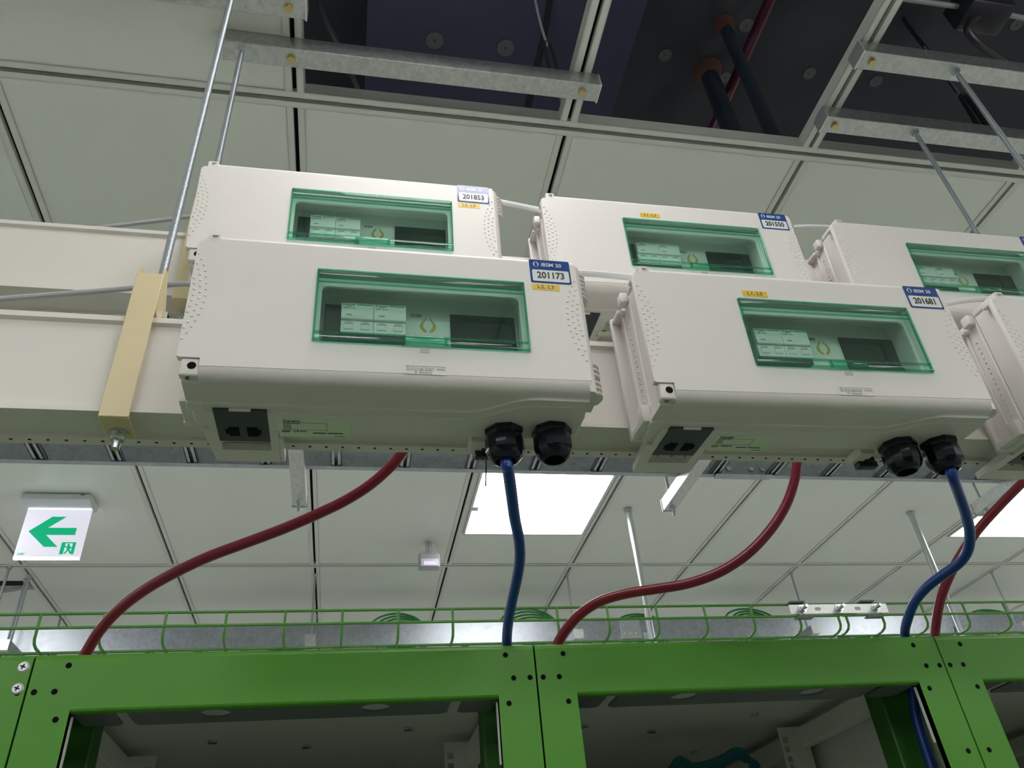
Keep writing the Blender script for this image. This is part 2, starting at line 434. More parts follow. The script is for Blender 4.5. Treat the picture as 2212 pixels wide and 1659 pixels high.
busway(YBF, ZTF, ZBF, 'cream busbar trunking that carries the lower row of tap-off boxes')
busway(YBB, ZTB, ZBB, 'cream busbar trunking that carries the upper row of tap-off boxes')

# hanger brackets, threaded rods
def nut(m, c, r, h, axis='z'):
    c = Vector(c); d = {'z': Vector((0, 0, h)), 'y': Vector((0, h, 0)), 'x': Vector((h, 0, 0))}[axis]
    m.cyl(c, c+d, r, 6)
def hanger(xc, yf, zt, zb, ztop, label):
    w = 0.0150; d = 0.056; th = 0.0025; y0 = yf-0.006
    B = (xc, yf+d/2, zb-0.014)
    t = thing('hanger_bracket', B, label, 'bracket', 'beige hanger brackets')
    m = MB(); m.box(xc-w, xc+w, y0-th, y0, zb-0.012, ztop, 0.0008, 1); part(t, 'front_plate', m, BEIGE, base=B)
    m = MB(); m.box(xc-w, xc+w, y0, yf+d*0.62, zb-0.0125, zb-0.010, 0.0008, 1); part(t, 'bottom_plate', m, BEIGE, base=B)
    for s in (-1, 1):
        x0, x1 = sorted((xc+s*w, xc+s*(w-th)))
        m = MB(); m.prism([(y0, ztop+0.012), (y0+0.012, ztop+0.016), (y0+0.046, zt+0.024), (y0+0.050, zt+0.004), (y0, zt+0.004)], 'x', x0, x1, 0.0006)
        part(t, 'side_ear', m, BEIGE, base=B)
    m = MB(); m.box(xc-w, xc+w, yf+d+0.004, yf+d+0.004+th, zb+0.03, zt+0.03); part(t, 'rear_plate', m, BEIGE, base=B)
    m = MB(); m.cyl((xc-w-0.006, y0+0.033, zt+0.022), (xc+w+0.006, y0+0.033, zt+0.022), 0.004, 12); nut(m, (xc+w, y0+0.033, zt+0.022), 0.0075, 0.006, 'x')
    part(t, 'cross_bolt', m, ZINC, base=B)
    m = MB(); yb = yf+0.022
    m.cyl((xc, yb, zb-0.0125), (xc, yb, zb-0.0145), 0.0095, 20); m.cyl((xc, yb, zb-0.0145), (xc, yb, zb-0.0155), 0.0085, 20)
    nut(m, (xc, yb, zb-0.023), 0.0078, 0.008); m.cyl((xc, yb, zb-0.023), (xc, yb, zb-0.033), 0.0043, 14)
    part(t, 'bottom_bolt', m, ZINC, base=B)
    return t
hanger(-0.2495, YBF, ZTF, ZBF, 0.703, 'beige hanger bracket clamped round the lower trunking, nut underneath')
hanger(-0.2495, YBB, ZTB, ZBB, 1.004, 'beige hanger bracket on the upper trunking, mostly behind a tap-off box')
hanger(1.2505, YBF, ZTF, ZBF, 0.703, 'beige hanger bracket hidden behind the far tap-off boxes of the lower trunking')

def rod(x, y, z0, z1, r, label, grp='threaded hanger rods', nuts=()):
    B = (x, y, z0)
    t = thing('threaded_rod', B, label, 'rod', grp)
    part(t, 'rod', MB().cyl((x, y, z0), (x, y, z1), r, 14), ROD, base=B)
    for z, s in nuts:
        m = MB(); nut(m, (x, y, z), r*1.9, s*0.008); m.cyl((x, y, z+s*0.008), (x, y, z+s*0.0095), r*2.3, 18)
        part(t, 'nut', m, ZINC, base=B)
    return t
SZ = ZC-0.041                                # underside of ceiling struts
rod(-0.2515, 0.795, 0.655, ZC, 0.0052, 'shiny threaded rod dropping to the open beige hanger bracket', nuts=((SZ-0.0095, 1), (0.70, -1)))
rod(-0.2495, 0.924, 0.955, ZC, 0.0052, 'threaded rod dropping behind the tap-off box numbered 201853', nuts=((SZ-0.0095, 1),))
rod(1.249, 0.781, 0.655, ZC, 0.0052, 'threaded rod running down past the frame edge from the longer-set strut', nuts=((SZ-0.0095, 1),))
rod(1.250, 0.937, 0.955, ZC, 0.0052, 'threaded rod dropping behind the tap-off box beside 201550', nuts=((SZ-0.0095, 1),))

def strut(x0, x1, yc, bolts, label, capL=True, capR=True):
    w = 0.0205
    B = ((x0+x1)/2, yc, SZ)
    t = thing('strut_channel', B, label, 'strut', 'galvanized struts under the ceiling')
    m = MB(); th = 0.0025
    pr = [(yc-w, SZ+0.041), (yc-w, SZ+0.0015), (yc-w+0.0015, SZ), (yc+w-0.0015, SZ), (yc+w, SZ+0.0015), (yc+w, SZ+0.041), (yc+w-0.009, SZ+0.041), (yc+w-0.009, SZ+0.041-th), (yc+w-th, SZ+0.041-th), (yc+w-th, SZ+th), (yc-w+th, SZ+th), (yc-w+th, SZ+0.041-th), (yc-w+0.009, SZ+0.041-th), (yc-w+0.009, SZ+0.041)]
    part(t, 'channel', m.prism(pr, 'x', x0, x1), GALV, base=B, ang=20)
    for on, x, s in ((capL, x0, -1), (capR, x1, 1)):
        if on:
            a, b_ = sorted((x, x+s*0.004))
            part(t, 'end_cap', MB().box(a, b_, yc-w-0.002, yc+w+0.002, SZ-0.002, SZ+0.040, 0.001, 1), ALU, base=B)
    for bx in bolts:
        m = MB(); m.cyl((bx, yc, SZ), (bx, yc, SZ-0.0012), 0.0088, 18); nut(m, (bx, yc, SZ-0.0072), 0.0082, 0.006)
        part(t, 'hex_bolt', m, BRASS, base=B)
    return t
strut(-0.288, 0.477, 0.930, (-0.157, 0.443), 'galvanized strut across the open ceiling tile, green smear by its rod')
strut(-1.40, -0.128, 0.826, (-0.157, -1.357), 'galvanized strut ending at the dark tile edge, gold bolt by its end cap')
strut(1.016, 1.70, 0.781, (1.043, 1.643), 'galvanized strut over the far open tile whose rod leaves the picture')
strut(1.018, 1.70, 0.941, (1.043, 1.643), 'galvanized strut over the far open tile, closest to the closed panels')

# ------------------------------------------------------------------ the tap-off box (local: x along the face, y depth, z up; millimetres below)
mm = 0.001
BOX_PARTS = {}
def box_proto():
    """shared meshes of one tap-off box"""
    P = {}
    # lid --------------------------------------------------------
    m = MB()
    win = [(131, 39), (364, 39), (364, 137.5), (131, 137.5)]
    out = [(2.5, 13), (2.5, 164), (5.5, 168), (11, 169), (11, 178), (13, 179.5), (24, 179.5), (25, 171.5), (427, 170.5), (429, 169), (429, 4), (25, 2), (25, 11.5), (5, 11.5)]
    S = lambda pts: [(a*mm, b*mm) for a, b in pts]
    m.plate(S(out), [S(win)], 'y', 0, 5*mm)
    # bottom skirt: rounded front edge, then flat back to the seam, which sweeps forward beside the glands
    rings = []
    us = [25, 60, 140, 220, 290, 300, 310, 320, 330, 340, 350, 360, 370, 400, 428]
    def wb(u):
        if u <= 295: return 45.0
        if u >= 368: return 14.0
        s = (u-295)/73.0; s = s*s*(3-2*s); return 45-31*s
    for u in us:
        b = wb(u)
        rg = [(0.3, 5), (0.5, 1.5), (1.6, -3), (4.2, -7), (8, -9.8), (12, -11.2), (b, -12.6), (b, -9.0), (10, -7), (6, -2), (5, 5)]
        rings.append([(u*mm, a*mm, c*mm) for a, c in rg])
    m.loft(rings)
    # left end of the skirt behind the screw notch
    rg0 = [(7, 5), (7, 1), (7.5, -3), (9, -6), (11, -9), (13, -11), (45, -12.6), (45, -9), (14, -7), (12, -2), (11, 5)]
    m.loft([[(u*mm, a*mm, c*mm) for a, c in rg0] for u in (9, 25.5)])
    # top skirt
    rg = [(0.3, 168), (0.3, 171.5), (0.7, 173.6), (1.9, 175.6), (4.0, 177.0), (7.5, 177.6), (44, 178), (44, 175), (6, 174), (4, 168)]
    m.loft([[(u*mm, a*mm, c*mm) for a, c in rg] for u in (25, 428)])
    m.box(11*mm, 26*mm, 3*mm, 44*mm, 171*mm, 179*mm, 1.5*mm)          # screw ear, upper
    m.box(3*mm, 12*mm, 3*mm, 20*mm, 163*mm, 168.5*mm, 1*mm)
    # walls: the left side is set back, the right side is full and rounded
    m.box(13*mm, 17*mm, 3*mm, 44*mm, -9*mm, 174*mm)
    m.box(2.7*mm, 14*mm, 5*mm, 9*mm, 12*mm, 165*mm, 0.8*mm, 1)
    m.prism([(426*mm, 1*mm), (430*mm, 1.6*mm), (434*mm, 5*mm), (437*mm, 11*mm), (438*mm, 18*mm), (438*mm, 44*mm), (426*mm, 44*mm)], 'z', -9*mm, 171*mm, 0.0)
    # hinge knuckles on the right side
    for v0 in (150, 130, 18, -6):
        for i in range(3):
            z = (v0+i*7.0)*mm
            m.prism([(432*mm, 8*mm), (440*mm, 10*mm), (445*mm, 16*mm), (446.5*mm, 24*mm), (444*mm, 33*mm), (432*mm, 40*mm)], 'z', z, z+3.6*mm, 0.0008)
        m.box(432*mm, 441*mm, 14*mm, 36*mm, v0*mm, (v0+16)*mm, 1.5*mm)
    P['lid'] = m.mesh('lid', PLASTIC, ang=38)
    # lower screw ear with hole
    m = MB()
    m.box(7*mm, 25.2*mm, 1.6*mm, 12*mm, -9*mm, 11.8*mm, 2.2*mm, 3)
    m.revolve([(5.3*mm, 0), (5.3*mm, 0.5*mm), (4.5*mm, 0.5*mm), (4.4*mm, 0)], 20, Matrix.Translation((18.2*mm, 1.7*mm, 2.4*mm)) @ FACE)
    P['screw_ear'] = m.mesh('screw_ear', PLASTIC)
    m = MB(); m.cyl((18.2*mm, 1.8*mm, 2.4*mm), (18.2*mm, 1.35*mm, 2.4*mm), 4.3*mm, 18); m.box(16.8*mm, 19.6*mm, 1.1*mm, 1.5*mm, -0.6*mm, 0.6*mm)
    P['screw'] = m.mesh('screw', GROOVE)
    m = MB(); m.revolve([(3.2*mm, 0), (3.2*mm, 0.5*mm)], 16, Matrix.Translation((19*mm, 0.2*mm, 177.3*mm)) @ Matrix.Rotation(math.radians(55), 4, 'X'))
    P['screw_hole'] = m.mesh('screw_hole', EMBOSS)
    # dimple pattern ---------------------------------------------
    BL = [(5.3,148.4),(9.1,140.7),(5.4,134.6),(12.4,132.7),(8.0,126.8),(14.9,124.6),(10.3,119.2),(17.1,116.5),(5.4,113.9),(11.9,111.3),(6.5,106.5),(18.5,107.8),(13.0,103.2),(7.2,98.7),(19.2,99.3),(13.6,95.0),(7.5,90.9),(19.3,90.9),(13.4,86.9),(7.1,83.3),(19.1,82.3),(12.7,78.8),(6.2,75.7),(18.1,74.0),(11.5,70.8),(4.8,68.2),(16.4,65.5),(9.9,62.7),(14.3,57.2),(7.4,54.9),(11.7,49.2),(4.7,47.5),(8.3,41.4),(4.6,33.7)]
    m = MB()
    for a, c in BL+[(431-a, c-3) for a, c in BL]:
        b = bmesh.new(); bmesh.ops.create_icosphere(b, subdivisions=2, radius=1.55*mm)
        bmesh.ops.scale(b, vec=(1, 0.5, 1), verts=b.verts); m._join(b, Matrix.Translation((a*mm, 0, c*mm)))
    for i in range(15):                                     # row of dimples on the set-back side of the base
        b = bmesh.new(); bmesh.ops.create_icosphere(b, subdivisions=2, radius=1.4*mm)
        m._join(b, Matrix.Translation((11.6*mm, 58*mm, (22+8.2*i)*mm)))
    P['dimple_pattern'] = m.mesh('dimple_pattern', PLASTIC)
    # base ---------------------------------------------------------
    m = MB()
    lip = []
    for u in us:
        b = wb(u)+1.0
        lip.append([(u*mm, a*mm, c*mm) for a, c in ((b-4, -8), (b-1, -14.6), (b+12, -15.2), (b+12, -8))])
    m.loft(lip)
    m.box(9*mm, 26*mm, 43*mm, 58*mm, -15.2*mm, -8*mm, 0.8*mm, 1)
    bot = [(26, 58)]+[(u, wb(u)+11) for u in us[1:]]+[(428, 93), (26, 93)]
    m.prism(S(bot), 'z', -16.5*mm, -8*mm)
    m.box(12*mm, 432*mm, 46*mm, 93*mm, -14*mm, 172*mm, 2*mm, 1)
    # flanges of the left side
    m.box(1*mm, 13*mm, 46*mm, 62*mm, -12*mm, 10*mm, 1.5*mm)
    m.box(2*mm, 13*mm, 46*mm, 60*mm, 160*mm, 176*mm, 2.5*mm, 3)
    m.box(0*mm, 13*mm, 86*mm, 93*mm, -14*mm, 164*mm, 1.5*mm)
    m.box(1*mm, 13*mm, 62*mm, 92*mm, 154*mm, 160*mm, 1*mm, 1)
    m.box(1*mm, 13*mm, 60*mm, 92*mm, -12*mm, -4*mm, 1*mm, 1)
    m.box(8*mm, 12.5*mm, 66*mm, 70*mm, -4*mm, 156*mm, 0.8*mm, 1)
    # foot that hooks under the trunking, open in its middle
    m.plate(S([(20, 93), (20, 112), (26, 164), (96, 164), (97, 93)]), [S([(35, 118), (87.5, 118), (87.5, 137), (35, 137)])], 'z', -16.9*mm, -8*mm)
    m.box(96*mm, 101*mm, 108*mm, 164*mm, -17*mm, -4*mm, 1*mm, 1)
    m.box(310*mm, 330*mm, 104*mm, 132*mm, -17*mm, -6*mm, 1*mm, 1)
    P['base'] = m.mesh('base', PLASTIC, ang=30)
    m = MB(); m.box(318*mm, 345*mm, 124*mm, 136*mm, -24*mm, -16*mm, 1*mm); m.box(325*mm, 338*mm, 118*mm, 130*mm, -19*mm, -13*mm, 1*mm)
    P['clip'] = m.mesh('clip', BLACKM)
    # data socket panel ---------------------------------------------
    P['socket_panel'] = MB().box(34*mm, 88*mm, 51*mm, 117*mm, -17.4*mm, -14*mm, 0.6*mm, 1).mesh('socket_panel', NAVY)
    for i, x0 in enumerate((0, 1)):
        m = MB(); o = 46 if i == 0 else 65
        pts = [(o, 86), (o+11, 86), (o+11, 104), (o, 104)]
        m.prism(S(pts), 'z', -17.9*mm, -16*mm)
        q = o-3.5 if i == 0 else o+11
        m.prism(S([(q, 90), (q+3.5, 90), (q+3.5, 100), (q, 100)]), 'z', -17.9*mm, -16*mm)
        P['socket%d' % i] = m.mesh('socket', GROOVE)
    m = MB(); m.box(50*mm, 72*mm, 50*mm, 53*mm, -18.2*mm, -15*mm, 1*mm); P['panel_tab'] = m.mesh('panel_tab', PLASTIC)
    # rating label ----------------------------------------------------
    P['rating_label'] = MB().prism(S(rrect(98, 174, 66, 104, 1)), 'z', -16.9*mm, -16.4*mm).mesh('rating_label', STPALE)
    m = MB(); z = -17.0*mm
    m.text('Canalis', 6.2*mm, bott_at(103*mm, 70*mm, z), align='LEFT')
    for i, (w0, yy) in enumerate(((17, 75), (8, 78.2), (8, 81.4), (9, 84.6))): m.box(103*mm, (103+w0)*mm, (yy-0.5)*mm, (yy+0.5)*mm, z-0.0001, z)
    for yy in (73.0, 87.5): m.box(102*mm, 148*mm, (yy-0.15)*mm, (yy+0.15)*mm, z-0.0001, z)
    m.box(148.6*mm, 149*mm, 73*mm, 91*mm, z-0.0001, z)
    for k in range(3): m.box(101*mm, (111-k)*mm, (89.5+1.8*k)*mm, (90.3+1.8*k)*mm, z-0.0001, z)
    m.text('CE', 5.0*mm, bott_at(113*mm, 91*mm, z), align='LEFT'); m.text('EAC', 4.0*mm, bott_at(120*mm, 91*mm, z), align='LEFT')
    m.box(134*mm, 148*mm, 93.2*mm, 95*mm, z-0.0001, z); m.box(150*mm, 166*mm, 93.2*mm, 95*mm, z-0.0001, z)
    P['rating_print'] = m.mesh('print', INK, smooth=False)
    m = MB(); m.text('Schneider', 3.0*mm, bott_at(163*mm, 100*mm, z)); P['rating_logo'] = m.mesh('print', GRNP, smooth=False)
    # clear window ------------------------------------------------------
    m = MB(); m.box(132*mm, 363*mm, -1.5*mm, 0.3*mm, 49*mm, 127*mm)
    P['window_pane'] = m.mesh('window_cover', CLEARG, smooth=False)
    m = MB()
    m.box(131.6*mm, 363.6*mm, -2.5*mm, 0.5*mm, 127*mm, 137*mm, 0.8*mm); m.box(131.6*mm, 363.6*mm, -4*mm, 0.5*mm, 39.4*mm, 49*mm, 0.8*mm)
    P['window_band'] = m.mesh('window_band', CLEARG)
    m = MB()
    m.box(131.3*mm, 133.6*mm, -3.2*mm, 1*mm, 39*mm, 137*mm, 0.6*mm, 1); m.box(361.6*mm, 363.9*mm, -3.2*mm, 1*mm, 39*mm, 137*mm, 0.6*mm, 1)
    m.box(133*mm, 362*mm, -3.0*mm, -0.2*mm, 135.6*mm, 137.2*mm, 0.5*mm, 1); m.box(133*mm, 362*mm, -4.4*mm, 0.8*mm, 38.8*mm, 40.6*mm, 0.5*mm, 1)
    m.box(133*mm, 362*mm, -1.9*mm, 0.9*mm, 125.6*mm, 126.6*mm, 0.3*mm, 1); m.box(133*mm, 362*mm, -4.2*mm, 0.8*mm, 49*mm, 50*mm, 0.3*mm, 1)
    m.box(133*mm, 362*mm, -1.9*mm, 0.9*mm, 119.6*mm, 120.3*mm, 0.2*mm, 1)
    P['window_rim'] = m.mesh('window_rim', CLEARE)
    m = MB(); m.box(226*mm, 271*mm, -7*mm, -2*mm, 40*mm, 48*mm, 1.8*mm); m.box(224*mm, 228*mm, -6*mm, -2*mm, 38.5*mm, 48*mm, 1*mm, 1); m.box(269*mm, 273*mm, -6*mm, -2*mm, 38.5*mm, 48*mm, 1*mm, 1)
    P['window_latch'] = m.mesh('window_latch', CLEARE)
    P['latch_slot'] = MB().box(243*mm, 253*mm, -0.4*mm, 0.5*mm, 30.5*mm, 36*mm).mesh('latch_slot', EMBOSS)
    # cavity behind the window
    m = MB()
    m.plate(S([(122, 30), (373, 30), (373, 150), (122, 150)]), [S(rrect(137, 358, 44, 122, 6))], 'y', 9*mm, 12*mm)
    m.box(122*mm, 133*mm, 5*mm, 46*mm, 30*mm, 150*mm); m.box(362*mm, 373*mm, 5*mm, 46*mm, 30*mm, 150*mm)
    m.box(122*mm, 373*mm, 5*mm, 46*mm, 139*mm, 150*mm); m.box(122*mm, 373*mm, 5*mm, 46*mm, 30*mm, 38*mm)
    m.box(122*mm, 373*mm, 43*mm, 46*mm, 30*mm, 150*mm)
    P['inner_bezel'] = m.mesh('inner_bezel', PANELW)
    m = MB(); m.box(140*mm, 360*mm, 38*mm, 42*mm, 60*mm, 116*mm); P['module_panel'] = m.mesh('module_panel', PANELW)
    P['blank'] = MB().box(140*mm, 158*mm, 33*mm, 39*mm, 62*mm, 116*mm, 0.5*mm, 1).mesh('blanking_plate', BLACKM)
    P['display'] = MB().box(281.5*mm, 358*mm, 36*mm, 39*mm, 70*mm, 114*mm, 0.3*mm, 1).mesh('display', DISPLAY)
    m = MB(); m.box(282*mm, 358*mm, 34*mm, 39*mm, 62*mm, 69.5*mm); P['skirting'] = m.mesh('lower_strip', NAVY)
    m = MB(); m.text('iBSM', 6.6*mm, face_at(242*mm, 37.8*mm, 110*mm), bold=0.01); P['module_print'] = m.mesh('print', INKG, smooth=False)
    def emblem(cx, cz, h, y):
        e = MB()
        for s in (-1, 1):
            pts = [(0.06, 0.5), (0.20, 0.30), (0.36, 0.08), (0.42, -0.12), (0.34, -0.34), (0.16, -0.5), (0.06, -0.5), (0.08, -0.38), (0.18, -0.26), (0.24, -0.12), (0.22, 0.06), (0.10, 0.30)]
            pts = [(cx+s*a*h, cz+b*h) for a, b in pts]
            e.prism(pts, 'y', y-0.0002, y)
        return e
    P['emblem'] = emblem(256*mm, 98*mm, 23*mm, 38*mm).mesh('emblem', GOLD, smooth=False)
    # breakers -----------------------------------------------------------
    for i in (0, 1):
        x0 = 158.2+36*i
        m = MB(); m.box((x0+0.15)*mm, (x0+35.85)*mm, 25*mm, 42*mm, 91*mm, 113*mm, 0.7*mm); m.box((x0+0.15)*mm, (x0+35.85)*mm, 27.5*mm, 42*mm, 73*mm, 91.4*mm, 0.7*mm)
        m.box((x0+0.15)*mm, (x0+35.85)*mm, 24.6*mm, 30*mm, 90.5*mm, 92.5*mm, 0.4*mm, 1)
        P['breaker%d' % i] = m.mesh('circuit_breaker', BRKW)
        for j in (0, 1):
            c = x0+9+18*j
            m = MB(); m.box((c-5.0)*mm, (c+5.0)*mm, 26.4*mm, 30*mm, 77.6*mm, 84.6*mm, 0.5*mm); P['toggle%d%d' % (i, j)] = m.mesh('toggle', BRKW)
            m = MB(); m.box((c-5.0)*mm, (c+5.0)*mm, 27.0*mm, 28*mm, 84.4*mm, 85.5*mm); P['tmark%d%d' % (i, j)] = m.mesh('toggle_mark', RACKDK)
            arch = [((c+5.0*math.cos(q*math.pi/8))*mm, (85.4+3.4*math.sin(q*math.pi/8))*mm) for q in range(9)]
            m = MB(); m.prism(arch, 'y', 27.2*mm, 28*mm); P['trec%d%d' % (i, j)] = m.mesh('toggle_recess', EMBOSS)
        m = MB(); m.box((x0+17)*mm, (x0+34.5)*mm, 24.8*mm, 25.1*mm, 110.2*mm, 111.4*mm); m.text('Schneider', 3.6*mm, face_at((x0+1.5)*mm, 24.9*mm, 110.4*mm), bold=0.01, align='LEFT'); m.text('Electric', 1.8*mm, face_at((x0+6)*mm, 24.9*mm, 107.9*mm), align='LEFT')
        P['bprint%d' % i] = m.mesh('print', GRNP, smooth=False)
        m = MB(); m.text('iC60N', 2.2*mm, face_at((x0+1.6)*mm, 24.9*mm, 105.8*mm), align='LEFT'); m.text('C 50A', 2.2*mm, face_at((x0+9.5)*mm, 24.9*mm, 105.8*mm), align='LEFT'); m.box((x0+5.5)*mm, (x0+12)*mm, 24.8*mm, 25.1*mm, 95.5*mm, 96.8*mm)
        P['bprintk%d' % i] = m.mesh('print', INKG, smooth=False)
    m = MB(); m.box(158.5*mm, 229.5*mm, 30*mm, 41*mm, 66*mm, 73*mm); P['busfoot'] = m.mesh('breaker_foot', NAVY)
    # raised maker's mark -----------------------------------------------------
    m = MB(); o = rrect(226.5, 271, 2.6, 13.8, 1.2); i_ = rrect(227.3, 270.2, 3.4, 13.0, 1.0)
    m.plate(S(o), [S(i_)], 'y', -0.5*mm, 0.3*mm); P['logo_frame'] = m.mesh('logo_frame', PLASTIC)
    m = MB(); m.text('Schneider', 7.4*mm, face_at(228.6*mm, -0.25*mm, 9.9*mm), 0.0003, 0.012, 1.0, 'LEFT'); m.text('Electric', 4.4*mm, face_at(242*mm, -0.25*mm, 5.2*mm), 0.0003, 0.01, 1.0, 'LEFT')
    m.box(260.5*mm, 269*mm, -0.5*mm, 0.2*mm, 9.2*mm, 11.4*mm)
    m.plate(S(circle(238.5, 5.6, 1.9, 12)), [S(circle(238.5, 5.6, 1.1, 12))], 'y', -0.5*mm, 0.2*mm)
    P['logo_print'] = m.mesh('raised_lettering', EMBOSS, smooth=False)
    # glands -------------------------------------------------------------------
    prof = [(18, 0), (21.5, 0), (23, -2), (23, -7), (21, -9), (20.4, -10)]
    P['gland_body'] = MB().revolve([(r*mm, z*mm) for r, z in prof], 8).mesh('cable_gland', GLAND, ang=20)
    prof = [(19.5, -9), (21.6, -11), (22, -13), (22, -27), (21.2, -29), (19.5, -33), (16, -37.5), (13.5, -39), (11.5, -39), (10.5, -34), (10.2, -28)]
    P['gland_nut'] = MB().revolve([(r*mm, z*mm) for r, z in prof], 12).mesh('gland_nut', GLAND, ang=24)
    return P
BP = box_proto()

def make_box(X, Y, Z, tilt, roll, label, number, phase, group='tap-off boxes on the trunking'):
    t = thing('tap_off_box', (X, Y, Z), label, 'electrical box', group, rot=(math.radians(tilt), math.radians(roll), 0))
    def pc(par, name, key, loc=(0, 0, 0), rot=(0, 0, 0), kind=None): return piece(par, name, BP[key], loc, rot, kind)
    pc(t, 'base', 'base')
    lid = pc(t, 'lid', 'lid')
    e = pc(lid, 'screw_ear', 'screw_ear'); pc(lid, 'screw', 'screw'); pc(lid, 'screw_hole', 'screw_hole')
    pc(lid, 'dimple_pattern', 'dimple_pattern', kind='stuff'); pc(lid, 'logo_frame', 'logo_frame'); pc(lid, 'raised_lettering', 'logo_print'); pc(lid, 'latch_slot', 'latch_slot')
    w = pc(t, 'window_cover', 'window_pane'); pc(w, 'window_band', 'window_band'); pc(w, 'window_rim', 'window_rim'); pc(w, 'window_latch', 'window_latch')
    pc(t, 'inner_bezel', 'inner_bezel')
    md = pc(t, 'module_panel', 'module_panel'); pc(md, 'blanking_plate', 'blank'); pc(md, 'display', 'display'); pc(md, 'lower_strip', 'skirting'); pc(md, 'print', 'module_print'); pc(md, 'emblem', 'emblem'); pc(md, 'breaker_foot', 'busfoot')
    for i in (0, 1):
        b = pc(t, 'circuit_breaker', 'breaker%d' % i); pc(b, 'print', 'bprint%d' % i); pc(b, 'print', 'bprintk%d' % i)
        for j in (0, 1): pc(b, 'toggle', 'toggle%d%d' % (i, j)); pc(b, 'toggle_mark', 'tmark%d%d' % (i, j)); pc(b, 'toggle_recess', 'trec%d%d' % (i, j))
    sp = pc(t, 'socket_panel', 'socket_panel'); pc(sp, 'socket', 'socket0'); pc(sp, 'socket', 'socket1'); pc(sp, 'panel_tab', 'panel_tab')
    rl = pc(t, 'rating_label', 'rating_label'); pc(rl, 'print', 'rating_print'); pc(rl, 'print', 'rating_logo')
    pc(t, 'clip', 'clip')
    for gx, gy, a in ((344, 79, 0.2), (398, 73, 0.5)):
        g = pc(t, 'cable_gland', 'gland_body', (gx*mm, gy*mm, -16*mm), (0, 0, a)); pc(g, 'gland_nut', 'gland_nut', (0, 0, 0), (0, 0, a))
    if number is not None:
        o = rrect(373, 422, 139.5, 175.2, 2.0)
        st = piece(t, 'number_sticker', MB().prism([(a*mm, b*mm) for a, b in o], 'y', -0.35*mm, 0.1*mm).mesh('number_sticker', STBLUE), (0, 0, 0))
        o = rrect(375.5, 420, 142, 159.5, 2.0)
        piece(st, 'number_field', MB().prism([(a*mm, b*mm) for a, b in o], 'y', -0.45*mm, -0.3*mm).mesh('number_field', STWHITE), (0, 0, 0))
        m = MB()
        for s in (-1, 1):
            pts = [(0.06, 0.5), (0.36, 0.10), (0.36, -0.10), (0.06, -0.5), (0.22, -0.12), (0.22, 0.08), (0.10, 0.28)]
            m.prism([((381+s*a*9.5)*mm, (168+b*9.5)*mm) for a, b in pts], 'y', -0.5*mm, -0.3*mm)
        m.text('iBSM 20', 7.6*mm, face_at(387*mm, -0.45*mm, 167.5*mm), 0.0001, 0.012, 1.0, 'LEFT')
        piece(st, 'print', m.mesh('print', STWHITE, smooth=False), (0, 0, 0))
        if number:
            m = MB(); m.text(number, 13.6*mm, face_at(397.8*mm, -0.5*mm, 151*mm), 0.0001, 0.030, 0.82)
            piece(st, 'print', m.mesh('print', INK, smooth=False), (0, 0, 0))
    if phase is not None:
        txt, u0, v0 = phase
        st = piece(t, 'phase_sticker', MB().prism([((u0+a)*mm, (v0+b)*mm) for a, b in ((0, 0), (33, 0), (33, 8.8), (0, 8.8))], 'y', -0.3*mm, 0.1*mm).mesh('phase_sticker', STYEL), (0, 0, 0))
        m = MB(); m.text(txt, 7.4*mm, face_at((u0+16.5)*mm, -0.35*mm, (v0+4.6)*mm), 0.0001, 0.0, 1.12)
        piece(st, 'print', m.mesh('print', INK, smooth=False), (0, 0, 0))
    return t
F1 = (-0.180, 0.6584, 0.4993, 2.95, 0.0); F2 = (0.3177, 0.6562, 0.4922, 3.7, -0.55); F3 = (0.8176, 0.658, 0.4934, 4.0, -0.3)
B1 = (-0.2363, 0.8023, 0.7964, 3.8, -0.1); B2 = (0.2673, 0.8036, 0.7951, 3.4, -0.44); B3 = (0.7669, 0.8048, 0.7895, 5.0, -0.5)
make_box(*F1, 'white tap-off box with sticker 201173 over the hanging blue cable', '201173', ('L2, L3', 373.5, 128.6))
make_box(*F2, 'white tap-off box with sticker 201681, yellow tag above its window', '201681', ('L1, L3', 141, 142))
make_box(*F3, 'white tap-off box on the lower trunking, only its open side in view', None, None)
make_box(*B1, 'white tap-off box with glaring sticker 201853 on the upper trunking', '201853', ('L2, L3', 373.5, 128.6))
make_box(*B2, 'white tap-off box with sticker 201550 on the upper trunking', '201550', ('L1, L3', 163, 144))
make_box(*B3, 'white tap-off box on the upper trunking, its blue sticker cut by the picture edge', '', None)

def box_pt(bx, u, w, v):
    X, Y, Z, t, r = bx; t = math.radians(t); r = math.radians(r)
    u, w, v = u*mm, w*mm, v*mm
    u, v = u*math.cos(r)+v*math.sin(r), -u*math.sin(r)+v*math.cos(r)
    return Vector((X+u, Y-v*math.sin(t)+w*math.cos(t), Z+v*math.cos(t)+w*math.sin(t)))

